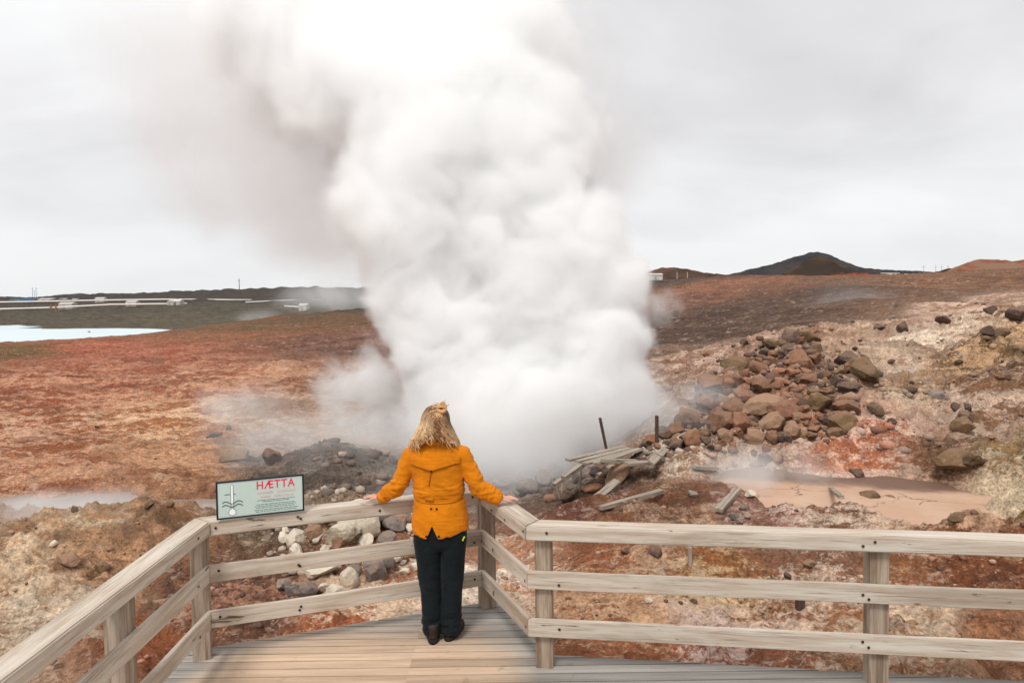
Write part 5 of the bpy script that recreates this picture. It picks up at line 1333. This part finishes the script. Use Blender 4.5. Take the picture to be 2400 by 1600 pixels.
# skull cap under the locks
k0 = len(hb_.v); rings = []
for i in range(9):
    a_ = R(-32 + 122 * i / 8); rings.append((HC.x, HC.y - .012, HC.z + .012 + .112 * math.sin(a_), max(.004, .090 * math.cos(a_)), max(.004, .106 * math.cos(a_))))
loft(hb_, rings, 24, expo=2.0); hcol += [tuple(DB * .9) + (1,)] * (len(hb_.v) - k0)
BUN = HC + Vector((.05, -.075, .108))
hr = random.Random(3)
for i in range(720):          # hanging locks, parted from the crown, down to the shoulders
    az = R(hr.uniform(-205, 25)); el_ = R(hr.uniform(-12, 58))
    o0 = Vector((math.cos(az) * math.cos(el_) * .093, math.sin(az) * math.cos(el_) * .109, math.sin(el_) * .115))
    p = HC + o0 + Vector((0, -.012, .012)); pts, rads = [], []
    ln = hr.uniform(.135, .205) * (1 if el_ < .6 else 1.12) * (.74 if abs(math.cos(az)) < .5 and math.sin(az) < 0 else 1.0); n = 13; ph = hr.uniform(0, 6.28); amp = hr.uniform(.006, .020); fr_ = hr.uniform(1.6, 2.8)
    outw = Vector((math.cos(az), math.sin(az), 0))
    for k in range(n):
        f = k / (n - 1); z = p.z - ln * f
        g = min(1, max(0, (HC.z - z) / .17))
        rad = 1.0 + .20 * f if z < HC.z else 1.0
        er = math.sqrt(max(.0, 1 - ((z - HC.z - .012) / .118) ** 2)) if z > HC.z else 1.0
        x = HC.x + outw.x * (.098 * max(er, .25) + .085 * g ** 1.1) ; y_ = HC.y - .012 + outw.y * (.112 * max(er, .25) + .018 * g)
        side = Vector((-outw.y, outw.x, 0)); w = amp * math.sin(ph + f * 6.28 * fr_) * f ** .7
        pts.append(Vector((x - .018 * f * f, y_, z)) + side * w + outw * amp * .7 * math.cos(ph + f * 6.28 * fr_) * f)
        rads.append(.0034 * (1.15 - .75 * f ** 2.5) * hr.uniform(.85, 1.15))
    tone = min(1, max(0, .52 + .75 * mnoise.noise((az * 1.9, el_ * 2.0, 3.3)) + hr.uniform(-.12, .12)))
    top = DB * .9 if mnoise.noise((az * 1.4, el_ * 1.5, 8.1)) + hr.uniform(-.15, .15) > -.12 else BR
    tip = BL2 if tone > .45 else (BL if tone > .2 else BR)
    if abs(outw.x - .25) < .22 and hr.random() < .6: top, tip = DB, BR
    strand(pts, rads, top, tip)
for i in range(220):           # hair drawn up into the bun
    az = R(hr.uniform(-200, 20)); el_ = R(hr.uniform(-5, 30))
    o0 = Vector((math.cos(az) * math.cos(el_) * .098, math.sin(az) * math.cos(el_) * .114 - .012, math.sin(el_) * .12 + .012)); p0 = HC + o0; pts, rads = [], []
    for k in range(9):
        f = k / 8; q = (o0.lerp(BUN - HC, f)); qn = Vector((q.x / .098, (q.y + .012) / .114, (q.z - .012) / .12)); s_n = max(1e-3, qn.length)
        pts.append(HC + (Vector((qn.x / s_n * .098, qn.y / s_n * .114 - .012, qn.z / s_n * .12 + .012)) if f < .85 else q)); rads.append(.0031 * (1 - .3 * f))
    tone = .5 + .8 * mnoise.noise((az * 1.7, el_ * 2, 1.2)) + hr.uniform(-.1, .1); c = BL if tone > .62 else (BR if tone > .40 else DB)
    strand(pts, rads, c, c * .85 + BL * .15)
hair = MB
def finish_hair(name, parent):
    me = hb_.mesh(name); ca3 = me.color_attributes.new('strand', 'FLOAT_COLOR', 'POINT'); ca3.data.foreach_set('color', np.array(hcol, np.float32).ravel() * np.tile([.9, .9, .9, 1], len(hcol)).astype(np.float32))
    return link(name, me, HAIR, parent, True)
ho = finish_hair('hair', person)
hb_ = MB(); hcol = []
for i in range(60):
    r1 = hr.uniform(.018, .037); ph = hr.uniform(0, 6.28); tl = Matrix.Rotation(hr.uniform(-.7, .7), 3, 'X') @ Matrix.Rotation(hr.uniform(-.7, .7), 3, 'Y')
    pts = [BUN + tl @ Vector((r1 * math.cos(ph + k * .5), hr.uniform(-.002, .002) - .012, r1 * math.sin(ph + k * .5))) for k in range(14)]
    c = BL if hr.random() > .5 else BR; strand(pts, [.0042] * 14, c, BL)
for i in range(16):           # loose ends sticking up from the bun
    d = Vector((hr.uniform(-1, .7), hr.uniform(-.5, .3), hr.uniform(.2, 1))).normalized(); L_ = hr.uniform(.035, .075)
    pts = [BUN + d * (.018 + L_ * f) + Vector((.012 * math.sin(f * 3 + i), 0, -.018 * f * f)) for f in (0, .25, .5, .75, 1)]; strand(pts, [.004, .0038, .003, .0022, .001], BR, BL2)
finish_hair('hair_bun', ho)

# ------------------------------------------------------------------ steam
def puff_mesh(name, puffs, voxel, disp, seed, grow=1.0, kids=9, squash=.8, kid_r=(.30, .55), floor=None):
    """lumpy closed hull grown from (px, py, r_px, d) puffs, each carrying smaller puffs on its surface"""
    rs = random.Random(seed); sph = []
    for px, py, r, d in puffs:
        c = pix(px, py, d); R0 = r / F * d * grow; sph.append((c, R0, 1))
        for k in range(kids):
            v = Vector((rs.gauss(0, 1), rs.gauss(0, 1) * .9, rs.gauss(0, 1))).normalized(); rr = R0 * rs.uniform(*kid_r)
            c2 = c + v * (R0 * .92); c2.y = c.y + (c2.y - c.y) * squash; sph.append((c2, rr, 0))
            for q in range(3):
                w = (v + Vector((rs.gauss(0, .7), rs.gauss(0, .7), rs.gauss(0, .7)))).normalized(); sph.append((c2 + w * rr * .9, rr * rs.uniform(.35, .55), 0))
    bm = bmesh.new(); bmesh.ops.create_icosphere(bm, subdivisions=2, radius=1.0)
    tv = np.array([v.co[:] for v in bm.verts]); bm.verts.ensure_lookup_table(); tf = np.array([[v.index for v in f.verts] for f in bm.faces]); bm.free()
    V, Fc, n = [], [], 0
    for c, r, big_ in sph:
        V.append(tv * np.array([r, r * (squash if big_ else 1), r]) + np.array(c)); Fc.append(tf + n); n += len(tv)
    me = mesh_from(name, np.concatenate(V), np.concatenate(Fc).tolist())
    me = evaluate(me, [('REMESH', dict(mode='VOXEL', voxel_size=voxel)), ('SMOOTH', dict(factor=.5, iterations=3))])
    a = coords_of(me); nn_ = normals_of(me)
    for w, am in disp:
        h = am * (fbm(a[:, 0] / w, a[:, 1] / w, a[:, 2] / w, 3, seed, .55, True) - .2)
        a = a + nn_ * h[:, None]; set_coords(me, a); nn_ = normals_of(me)
    if floor is not None:
        g = ground_z(a[:, 0], a[:, 1]) - .1; a[:, 2] = np.maximum(a[:, 2], g); set_coords(me, a)
    me.name = name; return me
def vol_mat(name, dens, col=(.985, .985, .985), aniso=.2):
    m = bpy.data.materials.new(name); m.use_nodes = True; t = NT(m.node_tree); t.n.remove(t.n['Principled BSDF'])
    v = t.add('ShaderNodeVolumePrincipled'); v.inputs['Color'].default_value = col + (1,); v.inputs['Density'].default_value = dens; v.inputs['Anisotropy'].default_value = aniso
    t.l.new(v.outputs[0], t.n['Material Output'].inputs['Volume']); return m
def wisp_mat(name, dens, scale, seed, lo=.46, hi=.66, col=(.98, .98, .98), stretch=(1, 1, 1.0)):
    m = bpy.data.materials.new(name); m.use_nodes = True; t = NT(m.node_tree); t.n.remove(t.n['Principled BSDF'])
    o = coords(t); P = t.add('ShaderNodeNewGeometry').outputs['Position']
    rr = t.vmath('DOT_PRODUCT', o, o); fall = t.math('POWER', t.math('SUBTRACT', 1.0, rr, True), 1.3)
    n = t.noise(t.mapping(P, stretch, (seed * 1.7, seed * 2.3, seed)), scale, 4, .6, .6)
    f = t.fr(t.math('ADD', n, t.math('MULTIPLY', t.math('SUBTRACT', fall, .5), .22)), lo, hi)
    v = t.add('ShaderNodeVolumePrincipled'); v.inputs['Color'].default_value = col + (1,)
    t.l.new(t.math('MULTIPLY', t.math('MULTIPLY', f, fall), dens), v.inputs['Density'])
    t.l.new(v.outputs[0], t.n['Material Output'].inputs['Volume']); return m
STEAM = [
    (1225, 1000, 190, 17.6), (1110, 930, 140, 17.6), (1370, 935, 150, 18), (1240, 840, 228, 18.4), (1410, 810, 85, 18), (1075, 790, 130, 18), (1245, 690, 240, 18.8), (1400, 690, 78, 18.3),
    (1020, 690, 105, 18.2), (1130, 560, 232, 19.2), (1320, 600, 140, 18.6), (985, 590, 105, 18.4), (1090, 450, 230, 19.6), (1235, 470, 100, 19), (935, 505, 95, 18.8), (1040, 310, 250, 20.4), (1225, 330, 110, 20),
    (900, 180, 240, 21.5), (1095, 150, 190, 21), (780, 60, 220, 22.5), (640, 60, 150, 23.5), (700, 190, 90, 23), (1000, -60, 260, 22.5), (760, -190, 300, 23.5), (1090, -230, 220, 23.5)]
steam = tag(empty('steam_plume', pix(1230, 1080, 17.5)), 'huge white steam plume billowing up from the vent behind the person', 'steam plume')
def sfix(o): o.matrix_parent_inverse = Matrix.Translation(-steam.location); return o
m, t, b = new_mat('dense_steam'); b.inputs['Base Color'].default_value = (.84, .84, .835, 1); b.inputs['Roughness'].default_value = 1; b.inputs['Specular IOR Level'].default_value = 0
def steam_grid(name, src, mat, vox, dens, thick, band, amp, scale, seed, label=None):
    """a cloud grid round the mesh src: density falls off with the distance outside it and is torn up by noise.
    dens, thick, band: values at height z0 and z1 (both given as ((z0, v0), (z1, v1)))"""
    vd = bpy.data.volumes.new(name); o = bpy.data.objects.new(name, vd); COL.objects.link(o); vd.materials.append(mat)
    spheres = src if isinstance(src, list) else None
    if spheres: a = np.concatenate([np.array([tuple(c + Vector((r, r, r))), tuple(c - Vector((r, r, r)))]) for c, r in spheres])
    else: a = coords_of(src.data)
    pad = max(thick[0][1], thick[1][1]) + amp * .8
    lo, hi = a.min(0) - pad, a.max(0) + pad; hi[2] = min(hi[2], 13.0); lo[2] = max(lo[2], -2.6)
    res = [int(v) for v in np.clip((hi - lo) / vox, 8, 300)]
    g = bpy.data.node_groups.new('steam_density', 'GeometryNodeTree')
    g.interface.new_socket('Geometry', in_out='INPUT', socket_type='NodeSocketGeometry'); g.interface.new_socket('Geometry', in_out='OUTPUT', socket_type='NodeSocketGeometry')
    t = NT(g); go = t.add('NodeGroupOutput')
    P = t.add('GeometryNodeInputPosition').outputs[0]
    if spheres:
        sd = None
        for c, r in spheres:
            q = t.vmath('SUBTRACT', P, None); q.node.inputs[1].default_value = tuple(c)
            e = t.math('SUBTRACT', t.vmath('LENGTH', q), r)
            sd = e if sd is None else t.math('SMOOTH_MIN', sd, e, c=.5)
    else:
        oi = t.add('GeometryNodeObjectInfo', transform_space='RELATIVE'); oi.inputs['Object'].default_value = src; gi = oi.outputs['Geometry']
        pr = t.add('GeometryNodeProximity'); t.l.new(gi, pr.inputs[0])
        sn = t.add('GeometryNodeSampleNearestSurface', data_type='FLOAT_VECTOR'); t.l.new(gi, sn.inputs['Mesh']); t.l.new(t.add('GeometryNodeInputNormal').outputs[0], sn.inputs['Value'])
        dv = t.vmath('SUBTRACT', P, pr.outputs['Position'])
        sd = t.math('MULTIPLY', pr.outputs['Distance'], t.math('SIGN', t.vmath('DOT_PRODUCT', dv, sn.outputs[0])))
    off = t.vmath('ADD', P, None); off.node.inputs[1].default_value = (seed * 3.1, seed * 1.7, seed * 2.3)
    n = t.noise(off, scale, 5, .6, .6)
    n2 = t.math('SUBTRACT', 1.0, t.math('MULTIPLY', t.math('ABSOLUTE', t.math('SUBTRACT', t.noise(off, scale * 1.7, 3, .55, .2), .5)), 4.0))
    sp = t.add('ShaderNodeSeparateXYZ'); t.l.new(P, sp.inputs[0]); z = sp.outputs[2]
    def by_z(v): return t.fr(z, v[0][0], v[1][0], v[0][1], v[1][1])
    th, bd, de = by_z(thick), by_z(band), by_z(dens)
    eff = t.math('SUBTRACT', th, sd)
    eff = t.math('ADD', eff, t.math('MULTIPLY', t.math('ADD', t.math('MULTIPLY', t.math('SUBTRACT', n, .56), 2.4), t.math('MULTIPLY', t.math('SUBTRACT', n2, .6), -.14)), t.math('MULTIPLY', th, amp)))
    d = t.math('MULTIPLY', t.fr(t.math('DIVIDE', eff, bd), 0.0, 1.0), de)
    vc = t.add('GeometryNodeVolumeCube'); t.l.new(d, vc.inputs['Density']); vc.inputs['Min'].default_value = tuple(lo); vc.inputs['Max'].default_value = tuple(hi)
    for k, v in zip(('Resolution X', 'Resolution Y', 'Resolution Z'), res): vc.inputs[k].default_value = v
    sm = t.add('GeometryNodeSetMaterial'); t.l.new(vc.outputs[0], sm.inputs[0]); sm.inputs['Material'].default_value = mat
    t.l.new(sm.outputs[0], go.inputs[0])
    md = o.modifiers.new('density', 'NODES'); md.node_group = g
    return o
import time as _time; _t0 = _time.time()
core = link('dense_core', puff_mesh('dense_core', STEAM, .13, [(1.4, .16)], 5, .50, kids=9), m, None, True)
halo = steam_grid('vapour', core, vol_mat('steam_vapour', 1.0, (.987, .987, .986), .10), .10, ((1.0, 4.0), (9.0, 1.9)), ((1.0, .9), (9.0, 1.8)), ((1.0, .28), (9.0, 1.1)), .68, .8, 3)
core.parent = steam; sfix(core); halo.parent = steam; sfix(halo)
VEIL = [(400, 100, 140, 26), (380, 260, 90, 27), (1345, 330, 135, 21), (1290, 180, 130, 22), (640, 250, 150, 24), (540, 420, 120, 25), (740, 440, 150, 23), (470, 270, 100, 26), (790, 570, 80, 22), (620, 110, 150, 24.5), (1390, 370, 70, 20.5), (690, 560, 80, 24), (820, 130, 220, 23)]
BASE = [(1230, 1060, 150, 15.5), (1080, 1040, 90, 15.5), (1390, 1010, 100, 16), (1490, 950, 60, 16.5), (1000, 985, 70, 17)]
def balls(L, k): return [(pix(px, py, d), r / F * d * k) for px, py, r, d in L]
vv_ = [steam_grid('thin_veil', balls(VEIL, .9), vol_mat('steam_veil', 1.0, (.965, .96, .957), .3), .17, ((1.0, .46), (9.0, .27)), ((1.0, 1.0), (9.0, 1.9)), ((1.0, 1.8), (9.0, 2.4)), 1.0, .34, 8),
       steam_grid('ground_mist', balls(BASE, .9), vol_mat('steam_base_mist', 1.0, (.97, .965, .96), .25), .12, ((-1, .9), (2, .6)), ((-1, .7), (2, .9)), ((-1, .9), (2, 1.2)), .9, .7, 9)]
dg = bpy.context.evaluated_depsgraph_get(); dg.update()
for o in vv_: o.parent = steam; sfix(o)
print('STEAM', _time.time() - _t0)
sph_me = bpy.data.meshes.new('wisp'); bm = bmesh.new(); bmesh.ops.create_icosphere(bm, subdivisions=3, radius=1.0); bm.to_mesh(sph_me); bm.free()
def wisp(px, py, rx, ry, d, dens, scale, seed, label, lo=.46, hi=.66, deep=None):
    me = sph_me.copy(); c = pix(px, py, d); s = d / F
    o = link('steam_wisp', me, wisp_mat('steam_wisp', dens, scale, seed, lo, hi), smooth=True)
    o.location = c; o.scale = (rx * s, deep or rx * s * .7, ry * s); o['kind'] = 'stuff'; tag(o, label, 'steam wisp', 'drifting steam wisps'); return o
wisp(865, 905, 165, 150, 22, 1.9, .8, 1, 'billow of steam left of the main plume', .42, .64)
wisp(800, 1020, 400, 90, 15.5, .55, .7, 2, 'low mist over the dark rubble behind the sign', .38, .62)
wisp(1130, 1095, 330, 90, 13.2, .45, .6, 3, 'mist drifting low in front of the vent', .36, .60)
wisp(1600, 955, 250, 100, 14.5, .75, .8, 4, 'mist round the dark post and the rock pile', .40, .62)
wisp(1550, 715, 70, 60, 19, 1.3, 1.1, 5, 'small side puff at the right edge of the plume', .42, .58)
wisp(2010, 715, 200, 70, 42, .06, .25, 6, 'faint streak of steam over the brown slope', .40, .66)
wisp(1780, 1110, 230, 95, 10.6, 1.0, .9, 7, 'thin mist over the left end of the mud pool', .40, .66)
wisp(2150, 885, 120, 40, 17.5, .7, .9, 8, 'thin steam over the hot spring on the right', .40, .64)
wisp(540, 950, 200, 75, 20, .5, .6, 9, 'faint steam over the orange plain', .42, .64)
wisp(770, 695, 190, 55, 190, .055, .045, 10, 'steam drifting across the far pipelines', .36, .58)
wisp(620, 745, 120, 30, 150, .06, .06, 13, 'steam trailing along the lake shore', .42, .62)
wisp(150, 1200, 260, 60, 12.0, .9, .8, 11, 'mist lying on the grey stream at left', .38, .62)
wisp(2320, 720, 140, 45, 40, .10, .25, 14, 'faint steam over the pale slope at far right', .40, .66)
wisp(950, 1180, 200, 60, 9.6, .45, 1.0, 15, 'thin mist above the pale rocks behind the left railing', .40, .64)
wisp(2200, 1000, 220, 60, 12.5, .22, .8, 16, 'faint mist over the right hand bank above the mud pool', .42, .66)
